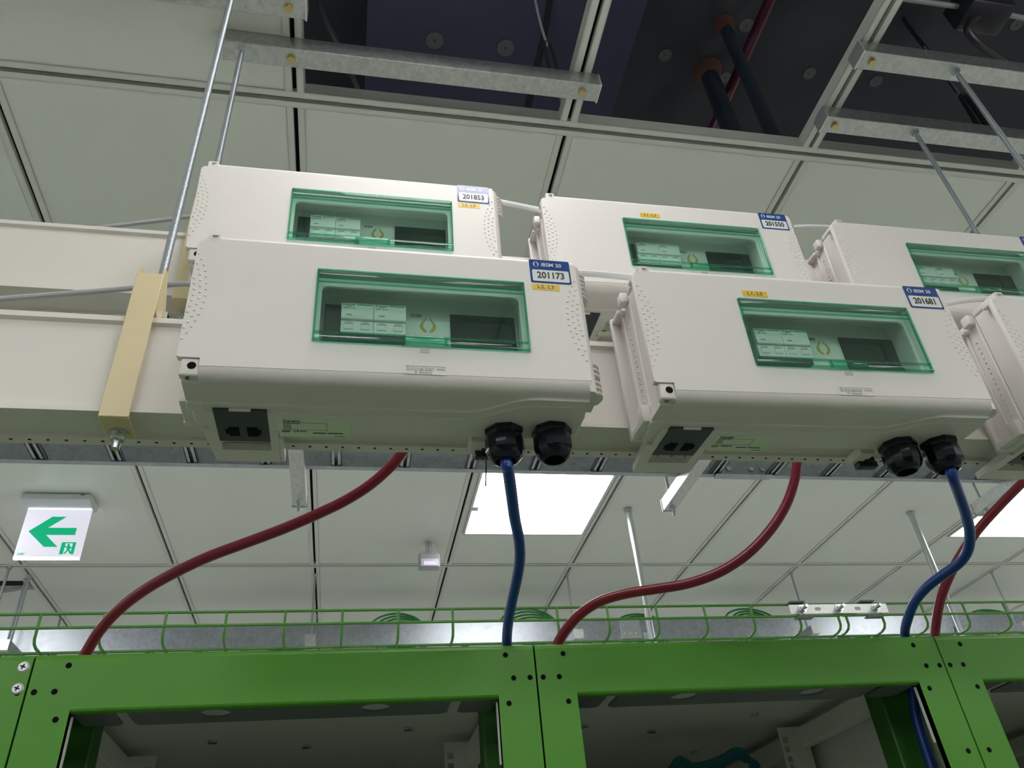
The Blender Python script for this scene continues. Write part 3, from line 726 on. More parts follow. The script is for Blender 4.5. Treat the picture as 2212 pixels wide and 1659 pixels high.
# ------------------------------------------------------------------ cables
def cable(name, pts, r, m, label, group, cat='cable', n=14):
    return single(name, MB().tube(pts, r, n, 8), m, label, cat, group)
def pix_path(pxs, ya, yb, pw=1.0):
    out = []; L = [0]
    for a, b in zip(pxs, pxs[1:]): L.append(L[-1]+math.hypot(b[0]-a[0], b[1]-a[1]))
    for q, l in zip(pxs, L):
        f = (l/L[-1])**pw; out.append(atY(q[0], q[1], ya+(yb-ya)*f))
    return out
CR_ = 0.0068
YC = 1.062
g = box_pt(F1, 344, 79, -30)
p = pix_path([(1097, 1010), (1104, 1060), (1112, 1120), (1121, 1165), (1123, 1205), (1117, 1250), (1106, 1300), (1098, 1345), (1095, 1388)], g.y+0.003, YC)
cable('blue_cable', [g, g+Vector((0, 0, -0.03))]+p+[p[-1]+Vector((-0.001, 0.002, -0.04)), p[-1]+Vector((0, 0.004, -0.15)), p[-1]+Vector((0, 0.006, -0.8))], CR_, BLUEC, 'thick blue cable hanging from box 201173 into the green rack', 'blue power cables')
g = box_pt(F2, 398, 73, -30)
p = pix_path([(2058, 1030), (2073, 1070), (2088, 1115), (2095, 1155), (2090, 1190), (2070, 1218), (2035, 1243), (2003, 1268), (1976, 1300), (1960, 1340), (1955, 1372)], g.y+0.004, YC)
cable('blue_cable', [g, g+Vector((0.001, 0, -0.02))]+p+[p[-1]+Vector((-0.002, 0.004, -0.03)), p[-1]+Vector((-0.006, 0.022, -0.08)), p[-1]+Vector((-0.012, 0.030, -0.15)), p[-1]+Vector((-0.012, 0.030, -0.4)), p[-1]+Vector((-0.012, 0.030, -0.8))], CR_, BLUEC, 'thick blue cable from box 201681 bending across a red one', 'blue power cables')
def tail(p):
    d = (p[-1]-p[-2]).normalized(); d.y = 0.0; q = p[-1]; out = []
    for k in range(5):
        d = (d+Vector((0, 0, -0.45))).normalized(); q = q+d*0.016; out.append(q.copy())
    return out+[q+Vector((0, 0, -0.1)), q+Vector((0, 0.004, -0.75))]
def red(bx, pxs, label, y0):
    g = box_pt(bx, 398, 73, -30)
    p = pix_path(pxs, y0, YC)
    q0 = g+Vector((0, 0, -0.02)); q1 = g+Vector((0, 0.004, -0.07)); q2 = p[0]+(p[0]-p[1]).normalized()*0.07
    lead = [(1-t)**3*q0+3*t*(1-t)**2*q1+3*t*t*(1-t)*q2+t**3*p[0] for t in (0, 0.17, 0.34, 0.5, 0.67, 0.84)]
    cable('red_cable', [g]+lead+p+tail(p), CR_+0.0002, REDC, label, 'red power cables')
red(B1, [(873, 972), (845, 1007), (800, 1047), (745, 1082), (680, 1113), (610, 1143), (530, 1173), (450, 1203), (380, 1236), (315, 1273), (258, 1316), (215, 1363), (186, 1410)], 'thick red cable sweeping down past the hanging exit sign side', 0.905)
red(B2, [(1722, 996), (1716, 1040), (1697, 1093), (1663, 1146), (1615, 1196), (1556, 1235), (1488, 1260), (1420, 1272), (1350, 1283), (1295, 1300), (1252, 1328), (1222, 1362), (1205, 1390)], 'thick red cable looping down beside a shiny vertical pipe', 0.905)
red(B3, [(2260, 1000), (2212, 1040), (2160, 1092), (2110, 1148), (2072, 1205), (2045, 1258), (2028, 1310), (2020, 1368)], 'thick red cable passing behind the bending blue cable', 0.92)

def dcable(pts, label, r=0.0030, m=None):
    cable('data_cable', pts, r, m or GREYC, label, 'grey data cables', n=8)
dcable([atY(-300, 668, 0.822), atY(0, 646, 0.822), atY(150, 634, 0.822), atY(290, 622, 0.822), atY(345, 617, 0.822), atY(405, 613, 0.82), atY(520, 615, 0.82)], 'grey data cable running over the lower trunking behind the bracket', 0.0037)
dcable([atY(60, 512, 0.975), atY(240, 489, 0.975), atY(330, 478, 0.975), atY(375, 473, 0.972), atY(412, 468, 0.97), atY(520, 470, 0.97)], 'grey data cable rising over the upper trunking to box 201853', 0.0037)
dcable([atY(1040, 428, 0.866), atY(1085, 437, 0.866), atY(1125, 445, 0.866), atY(1168, 454, 0.866), atY(1200, 462, 0.866)], 'pale data cable between the two stickered boxes of the upper trunking', 0.0044, STWHITE)
dcable([atY(1225, 588, 0.722), atY(1258, 590, 0.722), atY(1300, 593, 0.722), atY(1350, 598, 0.722), atY(1385, 604, 0.722)], 'pale data cable between the two stickered boxes of the lower trunking', 0.0044, STWHITE)
dcable([atY(1690, 492, 0.866), atY(1720, 490, 0.866), atY(1752, 489, 0.866), atY(1786, 490, 0.866), atY(1820, 492, 0.866)], 'pale data cable leaving the side of the upper box 201550', 0.0038, STWHITE)
dcable([atY(2015, 662, 0.722), atY(2045, 656, 0.722), atY(2085, 649, 0.722), atY(2125, 646, 0.722), atY(2160, 645, 0.722)], 'printed pale data cable leaving the side of the lower box 201681', 0.0038, STWHITE)
single('drop_wire', MB().tube([box_pt(F1, 330, 132, -22), atY(1050, 1000, 0.80), atY(1049, 1050, 0.80)], 0.0008, 6, 4), BLACKM, 'thin dark wire hanging beside the gland of box 201173', 'wire')

# ------------------------------------------------------------------ cable ladders and their trapeze struts
LZ = 1.2245
def ladder(y0, y1, x_first, pitch, label, xa, xb):
    B = ((xa+xb)/2, (y0+y1)/2, LZ)
    t = thing('cable_ladder', B, label, 'cable tray', 'overhead cable ladders')
    for y, s in ((y0, 1), (y1, -1)):
        m = MB(); th = 0.002; f = 0.020
        pr = [(y, LZ), (y, LZ+0.10), (y+s*f*0.6, LZ+0.10), (y+s*f*0.6, LZ+0.10-th), (y+s*th, LZ+0.10-th), (y+s*th, LZ+th), (y+s*f, LZ+th), (y+s*f, LZ)]
        part(t, 'side_rail', m.prism(pr, 'x', xa, xb), GALVL, base=B, ang=20)
    x = x_first
    while x < xb-0.05:
        if x > xa+0.05:
            m = MB(); w = 0.0150
            for s in (-1, 1):
                a, b_ = sorted((x+s*0.005, x+s*w)); m.box(a, b_, y0+0.003, y1-0.003, LZ+0.003, LZ+0.005)
                a, b_ = sorted((x+s*(w-0.002), x+s*w)); m.box(a, b_, y0+0.003, y1-0.003, LZ+0.003, LZ+0.020)
            m.box(x-w, x+w, y0+0.003, y1-0.003, LZ+0.018, LZ+0.020)
            part(t, 'rung', m, GALVL, base=B, smooth=False)
        x += pitch
    return t
YL1 = 2.09
ladder(1.79, YL1, -0.858-0.2*12, 0.2003, 'galvanized cable ladder seen from below under the trunking', XL+0.05, XR-0.05)
m = MB(); m.box(1.145, 1.345, YL1-0.0045, YL1-0.002, LZ+0.010, LZ+0.090); m.box(1.145, 1.345, YL1-0.03, YL1+0.003, LZ-0.0035, LZ-0.0005, 0.0008, 1)
B = (1.245, YL1, LZ-0.004)
t = thing('splice_plate', B, 'bolted splice plate joining the side rail of the cable ladder', 'plate')
part(t, 'plate', m, GALVL, base=B)
for x in (1.165, 1.205, 1.285, 1.325):
    for z in (0.03, 0.07):
        m = MB(); m.cyl((x, YL1-0.0045, LZ+z), (x, YL1-0.010, LZ+z), 0.008, 12); part(t, 'bolt', m, ZINC, base=B)

def trapeze(xc, ya, yb, label, rods=True, gal=GALV):
    z1 = LZ-0.0005; z0 = z1-0.041; w = 0.0205; th = 0.0025
    B = (xc, (ya+yb)/2, z0)
    t = thing('trapeze_strut', B, label, 'strut', 'trapeze struts under the cable ladders')
    pr = [(xc-w, z1), (xc-w, z0), (xc+w, z0), (xc+w, z1), (xc+w-0.009, z1), (xc+w-0.009, z1-th), (xc+w-th, z1-th), (xc+w-th, z0+th), (xc-w+th, z0+th), (xc-w+th, z1-th), (xc-w+0.009, z1-th), (xc-w+0.009, z1)]
    part(t, 'channel', MB().prism(pr, 'y', ya, yb), gal, base=B, ang=20)
    for y in (ya, yb):
        s = -1 if y == ya else 1
        a, b_ = sorted((y, y+s*0.003)); part(t, 'end_cap', MB().box(xc-w-0.002, xc+w+0.002, a, b_, z0-0.002, z1), gal, base=B)
    return z0
for i, (k, lab) in enumerate(((0, 'beside the long red cable'), (2, 'under the foot of box 201681'), (4, 'in front of the far light panel'))):
    xc = GX0+GP*k-0.003
    z0 = trapeze(xc, 1.63, 2.245, 'galvanized trapeze strut '+lab)
    for y, nm in ((1.665, 'near'), (2.212, 'far')):
        rod(xc, y, z0-0.033, ZC, 0.0045, 'thin rod at the %s end of the strut %s' % (nm, lab), 'trapeze rods', nuts=((z0-0.009, 1),))

Y2 = 3.655
ladder(Y2, Y2+0.35, -0.85-0.2*12, 0.2, 'galvanized cable ladder beyond the racks, coils of green cable on it', XL+0.05, XR-0.05)
for i, k in enumerate((-2, 0, 2, 4, 6)):
    xc = GX0+GP*k
    labs = ['near the hanging exit sign', 'hanging straight below a ceiling slot', 'before the first vertical pipe', 'behind the splice of the mesh tray', 'beyond the second vertical pipe']
    z0 = trapeze(xc, 3.49, 4.12, 'galvanized trapeze strut of the far ladder '+labs[i])
    rod(xc, 3.555, z0-0.02, ZC, 0.0050, 'thin threaded rod of the far ladder '+labs[i], 'far trapeze rods', nuts=((ZC-0.009, 1), (z0+0.044, -1)))
    rod(xc, 4.05, z0-0.02, ZC, 0.0050, 'rear threaded rod of the far ladder '+labs[i], 'far trapeze rods')
rod(-1.386, 3.60, 1.15, ZC, 0.0050, 'extra threaded rod paired with the one near the exit sign', 'far trapeze rods', nuts=((ZC-0.009, 1),))
rod(-1.412, 3.465, 1.10, ZC, 0.0055, 'single threaded rod in front of the pair near the exit sign', 'far trapeze rods', nuts=((ZC-0.009, 1),))

for i, (px, yy, wdt, lab) in enumerate(((615, 3.74, 0.105, 'flat'), (858, 3.74, 0.10, 'rounded'), (1145, 3.74, 0.115, 'tall'), (1390, 3.74, 0.105, 'bushy'), (1632, 3.74, 0.105, 'open'), (1850, 3.74, 0.10, 'thin'), (2165, 3.74, 0.12, 'wide'))):
    c = atY(px, 1352, yy)
    hts = (0.055, 0.105, 0.12, 0.085, 0.105, 0.075, 0.08)[i]
    where = ['just before the thin rod', 'just past the thin rod', 'behind the hanging blue cable', 'beside the first vertical pipe', 'left of the mesh tray splice', 'behind the mesh tray splice', 'near the second vertical pipe'][i]
    m = MB(); ztop = LZ+0.10
    for k in range(5):
        rr = wdt*1.3*(1.05-0.08*k)*random.uniform(0.92, 1.06); hh = hts*(1-0.12*k)
        pts = []
        for a in range(0, 24):
            t_ = 2*math.pi*a/24
            pts.append((c.x+rr*math.cos(t_)+0.01*k, yy+0.02+0.05*math.sin(t_), ztop-0.095+(hh+0.095)*(0.5+0.5*math.sin(t_)) if math.sin(t_) > 0 else ztop-0.095+(hh+0.095)*0.5*(1+math.sin(t_))))
        m.tube(pts+[pts[0]], 0.0050, 7, 2)
    single('cable_coil', m, GREENC, '%s coil of green cable on the far ladder, %s' % (lab, where), 'cable coil', 'green cable coils')

# vertical pipes
for x, y, lab in ((1.152, 2.885, 'shiny vertical pipe dropping from the ceiling beside the first light panel'), (2.512, 2.885, 'shiny vertical pipe crossing behind the bending blue cable')):
    B = (x, y, 0.3)
    t = thing('conduit_pipe', B, lab, 'pipe', 'vertical steel pipes')
    part(t, 'pipe', MB().cyl((x, y, 0.3), (x, y, ZC), 0.0135, 18), ZINC, base=B)
    part(t, 'collar', MB().cyl((x, y, ZC-0.014), (x, y, ZC), 0.017, 18), ZINC, base=B)
    m = MB(); m.box(x-0.025, x+0.025, y+0.013, y+0.016, 0.9, 1.0); part(t, 'saddle', m, ZINC, base=B)
B = (1.02, 3.64, LZ+0.005)
t = thing('bracket_plate', B, 'small riveted steel plate on the far ladder beside the first pipe', 'plate')
pxy = atY(1365, 1366, 3.64)
part(t, 'plate', MB().box(pxy.x-0.05, pxy.x+0.05, 3.648, 3.653, LZ+0.005, LZ+0.095), ZINC, base=B)
for a in (-0.03, 0.0, 0.03):
    for z in (0.03, 0.07): part(t, 'rivet', MB().cyl((pxy.x+a, 3.648, LZ+z), (pxy.x+a, 3.640, LZ+z), 0.006, 10), ZINC, base=B)

# ------------------------------------------------------------------ wire mesh trays over the racks
YM = 1.43; ZMT, ZM2, ZMB = 0.5440, 0.5190, 0.4930; WR = 0.0026
def mesh_tray(xa, xb, stubs, label):
    B = ((xa+xb)/2, YM+0.15, ZMB)
    t = thing('wire_mesh_tray', B, label, 'cable tray', 'green wire mesh trays')
    yb = YM+0.30
    for y, z in ((YM, ZMT), (YM-0.0025, ZM2), (YM+0.036, ZMB-0.0035), (YM+0.10, ZMB-0.003), (YM+0.20, ZMB-0.003), (yb, ZM2), (yb, ZMT)):
        part(t, 'long_wire', MB().cyl((xa, y, z), (xb, y, z), WR, 10), WIREG, base=B)
    for x in stubs:
        pts = [(x, YM-0.001, ZMT), (x, YM-0.001, ZM2), (x, YM-0.001, ZMB+0.008), (x, YM+0.004, ZMB+0.001), (x, YM+0.016, ZMB-0.0025), (x, YM+0.15, ZMB-0.003), (x, yb-0.016, ZMB-0.0025), (x, yb-0.004, ZMB+0.001), (x, yb, ZMB+0.008), (x, yb, ZMT)]
        part(t, 'cross_wire', MB().tube(pts, WR*0.98, 8, 1), WIREG, base=B)
    return t
xs = [atY(q, 1322, YM).x for q in (100, 231, 362, 493, 620, 741, 858, 977, 1086, 1200, 1306, 1410, 1510, 1609, 1712, 1806)]
s0 = xs[7]; st1 = [s0+0.1*k for k in range(-24, 9) if s0+0.1*k < 0.968]
GAP = atY(1805, 1301, YM).x
mesh_tray(-2.4, GAP-0.003, st1+[GAP-0.006], 'green wire mesh tray running along the racks to the splice bar')
st2 = [GAP+0.012]+[GAP+0.094+0.1*k for k in range(0, 20)]
mesh_tray(GAP+0.003, 3.2, st2, 'green wire mesh tray continuing from the splice bar past the pipe')
B = (GAP+0.003, YM-0.006, ZM2)
t = thing('mesh_splice_bar', B, 'bright steel splice bar with three bolts on the mesh tray', 'bracket')
xa, xb = atY(1706, 1318, YM-0.006).x, atY(1915, 1312, YM-0.006).x
part(t, 'bar', MB().plate([(xa, ZM2+0.003), (xb, ZM2+0.003), (xb, ZMT-0.003), (xa, ZMT-0.003)], [rrect(xa+0.055+0.0, xa+0.069, 0.528, 0.535, 0.003), rrect(xb-0.075, xb-0.061, 0.528, 0.535, 0.003)], 'y', YM-0.0075, YM-0.0055), ALU, base=B)
for x in (xa+0.027, (xa+xb)/2-0.001, xb-0.028):
    m = MB(); m.cyl((x, YM-0.0075, 0.5315), (x, YM-0.0095, 0.5315), 0.0085, 16); nut(m, (x, YM-0.016, 0.5315), 0.0070, 0.0065, 'y'); m.cyl((x, YM-0.016, 0.5315), (x, YM-0.028, 0.5315), 0.0035, 10)
    part(t, 'bolt', m, ZINC, base=B)
for x0, x1 in ((xa+0.004, xa+0.036), (xb-0.058, xb-0.026)):
    part(t, 'clamp_lip', MB().box(x0, x1, YM-0.010, YM+0.004, ZMT+0.0015, ZMT+0.0045), RACKDK, base=B)
    part(t, 'clamp_lip', MB().box(x0+0.006, x1+0.010, YM-0.010, YM+0.004, ZM2-0.0055, ZM2-0.003), RACKDK, base=B)
# posts that carry the mesh trays on the rack roofs
for x in (-0.62, -0.06, 0.54, 1.14):
    B = (x, YM+0.15, 0.34)
    t = thing('tray_support', B, 'green tray support foot on the rack roof at the %s' % {-0.62: 'screwed rack', -0.06: 'rack with the red cable', 0.54: 'rack with the teal cables', 1.14: 'rack past the second seam'}[x], 'bracket', 'tray supports')
    part(t, 'foot', MB().box(x-0.02, x+0.02, YM+0.08, YM+0.22, 0.341, 0.345), WIREG, base=B)
    part(t, 'web', MB().box(x-0.002, x+0.002, YM+0.10, YM+0.20, 0.345, ZMB-0.006), WIREG, base=B)

# ------------------------------------------------------------------ racks
YR, ZR = 1.0213, 0.340
RX = [-0.3585+0.6*k for k in range(-1, 4)]
def rack(x0, x1, label, teal=False, screws=False):
    B = ((x0+x1)/2, YR+0.55, -H0)
    t = thing('server_rack', B, label, 'rack', 'green server racks')
    g = 0.0012; yb = YR+1.10; zo = 0.2725; bw = 0.0500; zf = -H0+0.05
    a, b_ = x0+g, x1-g
    # front frame: rounded upper edge
    ol, orr = a+bw, b_-bw
    holes = []
    for s, e in ((1, a), (-1, b_)):
        for dx, z in ((0.0375, 0.326), (0.0075, 0.2965), (0.0290, 0.2965), (0.0375, 0.2655), (0.015, 0.183), (0.0375, 0.10)): holes.append((e+s*dx, z))
    fr = MB()
    # one plate with the door opening, thick, lightly rounded
    fr.plate([(a, zf), (b_, zf), (b_, ZR-0.007), (a, ZR-0.007)], [[(ol, zf+0.06), (orr, zf+0.06), (orr, zo+0.004), (ol, zo+0.004)]], 'y', YR, YR+0.012)
    cs = [(YR, ZR-0.0072), (YR+0.0006, ZR-0.0045), (YR+0.002, ZR-0.002), (YR+0.0045, ZR-0.0005), (YR+0.008, ZR), (YR+0.030, ZR), (YR+0.030, ZR-0.0072)]
    fr.prism(cs, 'x', a, b_)
    lo = [(YR, zo+0.0045), (YR+0.0008, zo+0.002), (YR+0.003, zo+0.0004), (YR+0.005, zo), (YR+0.009, zo), (YR+0.009, zo+0.0045)]
    fr.prism(lo, 'x', ol, orr)
    for s, e in ((1, ol), (-1, orr)): fr.box(*sorted((e-s*0.004, e)), YR+0.001, YR+0.010, zf, zo+0.004)
    fr.box(a, a+0.0015, YR+0.004, YR+0.045, zf, ZR-0.003); fr.box(b_-0.0015, b_, YR+0.004, YR+0.045, zf, ZR-0.003)
    part(t, 'front_frame', fr, GREEN, base=B, ang=30)
    h = MB()
    for x, z in holes: h.cyl((x, YR-0.0003, z), (x, YR+0.003, z), 0.0034, 14)
    part(t, 'frame_holes', h, GROOVE, base=B, kind='stuff')
    if screws:
        for x, z in ((b_-0.0085, 0.3255), (b_-0.0085, 0.3010)):
            m = MB(); m.cyl((x, YR, z), (x, YR-0.0022, z), 0.0068, 18, 0.0050)
            s_ = part(t, 'screw', m, ALU, base=B)
            m = MB(); R_ = Matrix.Translation((x, 0, z)) @ Matrix.Rotation(0.35, 4, 'Y')
            m.box(-0.0032, 0.0032, YR-0.0025, YR-0.0015, -0.0008, 0.0008, mtx=R_); m.box(-0.0008, 0.0008, YR-0.0025, YR-0.0015, -0.0032, 0.0032, mtx=R_)
            part(s_, 'cross_slot', m, BLACKM, base=B)
    # posts behind the frame, roof, side and rear panels
    for s, e in ((1, a), (-1, b_)):
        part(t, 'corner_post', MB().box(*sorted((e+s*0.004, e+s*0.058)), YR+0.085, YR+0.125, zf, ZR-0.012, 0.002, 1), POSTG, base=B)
        part(t, 'edge_seal', MB().box(*sorted((e+s*(bw-0.001), e+s*(bw+0.0022))), YR+0.0105, YR+0.0135, zo-0.075, zo-0.002), STWHITE, base=B)
        part(t, 'side_panel', MB().box(*sorted((e+s*0.002, e+s*0.004)), YR+0.05, yb, zf, ZR-0.01), RACKIN, base=B)
    part(t, 'roof', MB().plate([(a, YR+0.030), (b_, YR+0.030), (b_, yb), (a, yb)], [[(e+q0, YR+0.031), (e+q1, YR+0.031), (e+q1, YR+0.056), (e+q0, YR+0.056)] for e, q0, q1 in ((a, 0.004, 0.075), (b_, -0.075, -0.004))], 'z', ZR-0.020, ZR-0.016), RACKIN, base=B)
    part(t, 'rear_door', MB().box(a, b_, yb-0.004, yb, zf, ZR-0.02), RACKDK, base=B)
    part(t, 'bottom', MB().box(a, b_, YR+0.01, yb, -H0, zf), RACKDK, base=B)
    xm = (a+b_)/2
    cc = circle(xm-0.093, YR+0.005, 0.018, 20); c2 = circle(xm+0.097, YR+0.005, 0.018, 20)
    part(t, 'cable_plate', MB().plate([(xm-0.19, YR-0.004), (xm+0.19, YR-0.004), (xm+0.19, YR+0.050), (xm+0.182, YR+0.057), (xm-0.185, YR+0.057), (xm-0.19, YR+0.050)], [[(p[0], p[1]+0.012) for p in cc], [(p[0], p[1]+0.012) for p in c2]], 'z', zo+0.0005, zo+0.003, Matrix.Translation((0, 0.0105, 0))), RACKDK, base=B)
    for s, e in ((1, a), (-1, b_)):
        part(t, 'corner_plate', MB().prism(rrect(*sorted((e+s*0.05, e+s*0.095)), YR+0.012, YR+0.068, 0.008), 'z', zo+0.001, zo+0.003), RACKDK, base=B)
    for dx, yy in ((-0.14, 0.36), (0.16, 0.33), (0.0, 0.42), (0.16, 0.62), (-0.15, 0.66)):
        m = MB(); nut(m, (xm+dx, YR+yy, ZR-0.0245), 0.0075, 0.005); part(t, 'roof_bolt', m, ZINC, base=B)
    # 19 inch mounting rails with square holes
    for yy, nm in ((YR+0.38, 0), (YR+0.80, 1)):
        for s in (-1, 1):
            xr = xm+s*0.2325; m = MB()
            hs = []; z = 0.285
            while z > -0.35 and nm == 0:
                for dz in (0, -0.0159, -0.0318): hs.append([(xr-0.0048, z+dz-0.0048), (xr+0.0048, z+dz-0.0048), (xr+0.0048, z+dz+0.0048), (xr-0.0048, z+dz+0.0048)])
                z -= 0.04445
            xi, xo = sorted((xr-s*0.010, xr+s*0.045))
            m.plate([(xi, zf), (xo, zf), (xo, 0.306), (xi, 0.306)], hs, 'y', yy, yy+0.002)
            e0, e1 = sorted((xr+s*0.043, xr+s*0.045)); m.box(e0, e1, yy, yy+0.06, zf, 0.306)
            part(t, 'mounting_rail', m, RACKIN, base=B, smooth=False)
    for s in (-1, 1):
        xr = xm+s*0.272
        part(t, 'depth_bar', MB().box(xr-0.010, xr+0.010, YR+0.15, yb-0.05, 0.272, 0.304, 0.001, 1), RACKIN, base=B)
    part(t, 'brush_panel', MB().box(xm-0.222, xm+0.222, YR+0.80, YR+0.84, -0.30, 0.20), BLACKM, base=B)
    return t
rk0 = rack(RX[0], RX[1], 'green server rack with two cross-head screws at its corner', screws=True)
rk1 = rack(RX[1], RX[2], 'green server rack between the screwed rack and the next, red and blue cables entering')
rack(RX[2], RX[3], 'green server rack with teal cables inside')
rack(RX[3], RX[4], 'green server rack past the second seam, mostly beyond the picture')
for i in range(-2, 4):                          # the row across the aisle, behind the viewer
    c = copy_tree(rk1); c.location = (RX[1]+0.3+0.6*i, -1.25-0.55, 0); c.rotation_euler = (0, 0, math.pi)
    tag(c, 'green server rack across the aisle, behind the viewer', 'rack', 'green server racks across the aisle')
for i in range(4):
    yy = 1.42+0.012*i; o = 6*i
    cable('patch_cable', [atY(1420, 1720+o, yy), atY(1462, 1640+o, yy), atY(1500, 1652+o, yy), atY(1550, 1639+o, yy), atY(1588, 1619+o, yy), atY(1610, 1626+o, yy), atY(1622+o, 1660, yy), atY(1630+o, 1800, yy)], 0.0034, TEALC, 'teal patch cable arching inside the open rack', 'teal patch cables', n=8)

# ------------------------------------------------------------------ exit sign
YS = 2.865
B = (-1.055, YS, 1.28)
t = thing('exit_sign', B, 'lit exit sign with a green arrow hanging from the ceiling', 'exit sign')
part(t, 'housing', MB().prism([(YS-0.055, ZC-0.002), (YS-0.055, ZC-0.022), (YS-0.03, ZC-0.036), (YS+0.03, ZC-0.036), (YS+0.05, ZC-0.022), (YS+0.05, ZC-0.002)], 'x', -1.180, -0.945, 0.002), SIGNH, base=B)
m = MB(); m.box(-1.02, -0.985, YS-0.0556, YS-0.0548, ZC-0.016, ZC-0.008); part(t, 'type_label', m, STWHITE, base=B)
m = MB(); m.box(-0.983, -0.968, YS-0.0556, YS-0.0548, ZC-0.007, ZC-0.004); part(t, 'red_label', m, REDC, base=B)
sx0, sx1, sz0, sz1 = -1.164, -0.948, 1.290, 1.492
pn = part(t, 'lit_panel', MB().box(sx0, sx1, YS-0.006, YS+0.006, sz0, sz1, 0.002), SIGNW, base=B)
def sp(s, tt): return (sx0+(sx1-sx0)*s, sz1-(sz1-sz0)*tt)
m = MB(); m.prism([sp(0.115, 0.48), sp(0.42, 0.19), sp(0.64, 0.19), sp(0.40, 0.41), sp(0.845, 0.41), sp(0.845, 0.55), sp(0.40, 0.55), sp(0.625, 0.78), sp(0.415, 0.78)], 'y', YS-0.0068, YS-0.0058)
part(pn, 'arrow', m, SIGNG, base=B, smooth=False)
m = MB()
for (a0, a1, b0, b1) in ((0.675, 0.735, 0.69, 0.92), (0.845, 0.895, 0.69, 0.92), (0.675, 0.895, 0.69, 0.71)):
    p0, p1 = sp(a0, b1), sp(a1, b0); m.box(p0[0], p1[0], YS-0.0068, YS-0.0058, p0[1], p1[1])
q = sp(0.785, 0.735); m.cyl((q[0], YS-0.0068, q[1]), (q[0], YS-0.0058, q[1]), 0.0042, 12)
def limb(pts, w):
    for (a, b), (c, d) in zip(pts, pts[1:]):
        p0, p1 = Vector((*sp(a, b), 0)), Vector((*sp(c, d), 0)); dd = (p1-p0).normalized(); n_ = Vector((-dd.y, dd.x, 0))*w
        m.prism([((p0+n_).x, (p0+n_).y), ((p1+n_).x, (p1+n_).y), ((p1-n_).x, (p1-n_).y), ((p0-n_).x, (p0-n_).y)], 'y', YS-0.0068, YS-0.0058)
limb([(0.785, 0.755), (0.80, 0.83)], 0.0055); limb([(0.78, 0.77), (0.745, 0.785), (0.735, 0.765)], 0.0022); limb([(0.80, 0.765), (0.825, 0.785), (0.835, 0.81)], 0.0022)
limb([(0.80, 0.83), (0.775, 0.865), (0.755, 0.91)], 0.0030); limb([(0.80, 0.83), (0.825, 0.86), (0.84, 0.90)], 0.0030)
part(pn, 'running_figure', m, SIGNG, base=B, smooth=False)
m = MB(); q = sp(0.05, 0.915); m.text('DBF', 0.011, face_at(q[0], YS-0.0063, q[1]), 0.0002, 0.02, 1.2, 'LEFT'); part(pn, 'print', m, SIGNG, base=B, smooth=False)
m = MB(); m.box(sx0+0.001, sx1-0.001, YS-0.0064, YS+0.0064, sz1-0.008, sz1+0.001); m.box(sx0+0.001, sx1-0.001, YS-0.0064, YS+0.0064, sz0-0.001, sz0+0.006); part(pn, 'bright_edge', m, SIGNB, base=B)

# ------------------------------------------------------------------ sensor with lit screen
B = (0.334, 3.22, 1.40)
t = thing('room_sensor', B, 'small grey sensor with violet screen on a ceiling stem', 'sensor')
part(t, 'body', MB().box(0.288, 0.380, 3.195, 3.24, 1.402, 1.468, 0.008, 3), mat('sensor grey', (0.42, 0.43, 0.46), 0.45), base=B)
part(t, 'face', MB().box(0.296, 0.372, 3.190, 3.197, 1.406, 1.440, 0.004, 2), SIGNH, base=B)
part(t, 'screen', MB().box(0.309, 0.358, 3.1885, 3.1905, 1.410, 1.426), LCD, base=B)
part(t, 'stem', MB().cyl((0.330, 3.215, 1.46), (0.328, 3.22, ZC), 0.010, 12), ZINC, base=B)
part(t, 'wire', MB().tube([(0.342, 3.20, 1.455), (0.346, 3.20, 1.49), (0.343, 3.21, ZC)], 0.002, 6, 4), GREYC, base=B)

# cables lying in the slot of the far ceiling panel
for i in range(3):
    cable('loose_cable', [(-1.93, 3.66+0.014*i, ZC-0.004+0.004*i), (-1.70, 3.665+0.012*i, ZC-0.022-0.004*i), (-1.52, 3.665+0.012*i, ZC-0.022), (-1.40, 3.665+0.012*i, ZC-0.002+0.004*i), (-1.38-0.012*i, 3.665+0.012*i, ZC+0.06)], 0.0035, GREYC, 'grey cable drooping from the slot in the far ceiling panel', 'loose cables at the ceiling slot', n=8)

# ------------------------------------------------------------------ what shows in the plenum
ib = thing('insulation_board', (0.2, 1.9, 2.45), 'dark insulated duct above the first open ceiling tile', 'duct')
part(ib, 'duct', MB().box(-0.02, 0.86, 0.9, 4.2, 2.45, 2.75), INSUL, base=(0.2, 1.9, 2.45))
def washer(px, py, z, r, lab):
    c = atZ(px, py, z)
    t = thing('fixing_washer', (c.x, c.y, z-0.004), lab, 'washer', 'round fixing washers in the plenum')
    part(t, 'disc', MB().cyl((c.x, c.y, z-0.004), (c.x, c.y, z), r, 24), WASH, base=(c.x, c.y, z-0.004))
    part(t, 'pin', MB().cyl((c.x, c.y, z-0.006), (c.x, c.y, z-0.004), r*0.14, 10), BLACKM, base=(c.x, c.y, z-0.004))
washer(939, 87, 2.45, 0.029, 'pale round washer on the dark duct away from the hook')
washer(1092, 103, 2.45, 0.029, 'pale round washer on the dark duct beside the hook')
washer(1437, 118, SLZ, 0.027, 'round washer on the slab, alone beside the white ceiling bar')
washer(1612, 54, SLZ, 0.029, 'round washer on the slab beside the dark red pipe, higher up')
washer(1566, 167, SLZ, 0.026, 'round washer on the slab ringed by orange foam')
washer(1748, 158, SLZ, 0.027, 'round washer on the slab, right of the lagged pipe')
washer(1892, 175, SLZ, 0.027, 'round washer on the slab seen below the far strut')
washer(2196, 52, SLZ, 0.027, 'round washer on the slab by the black conduit box')
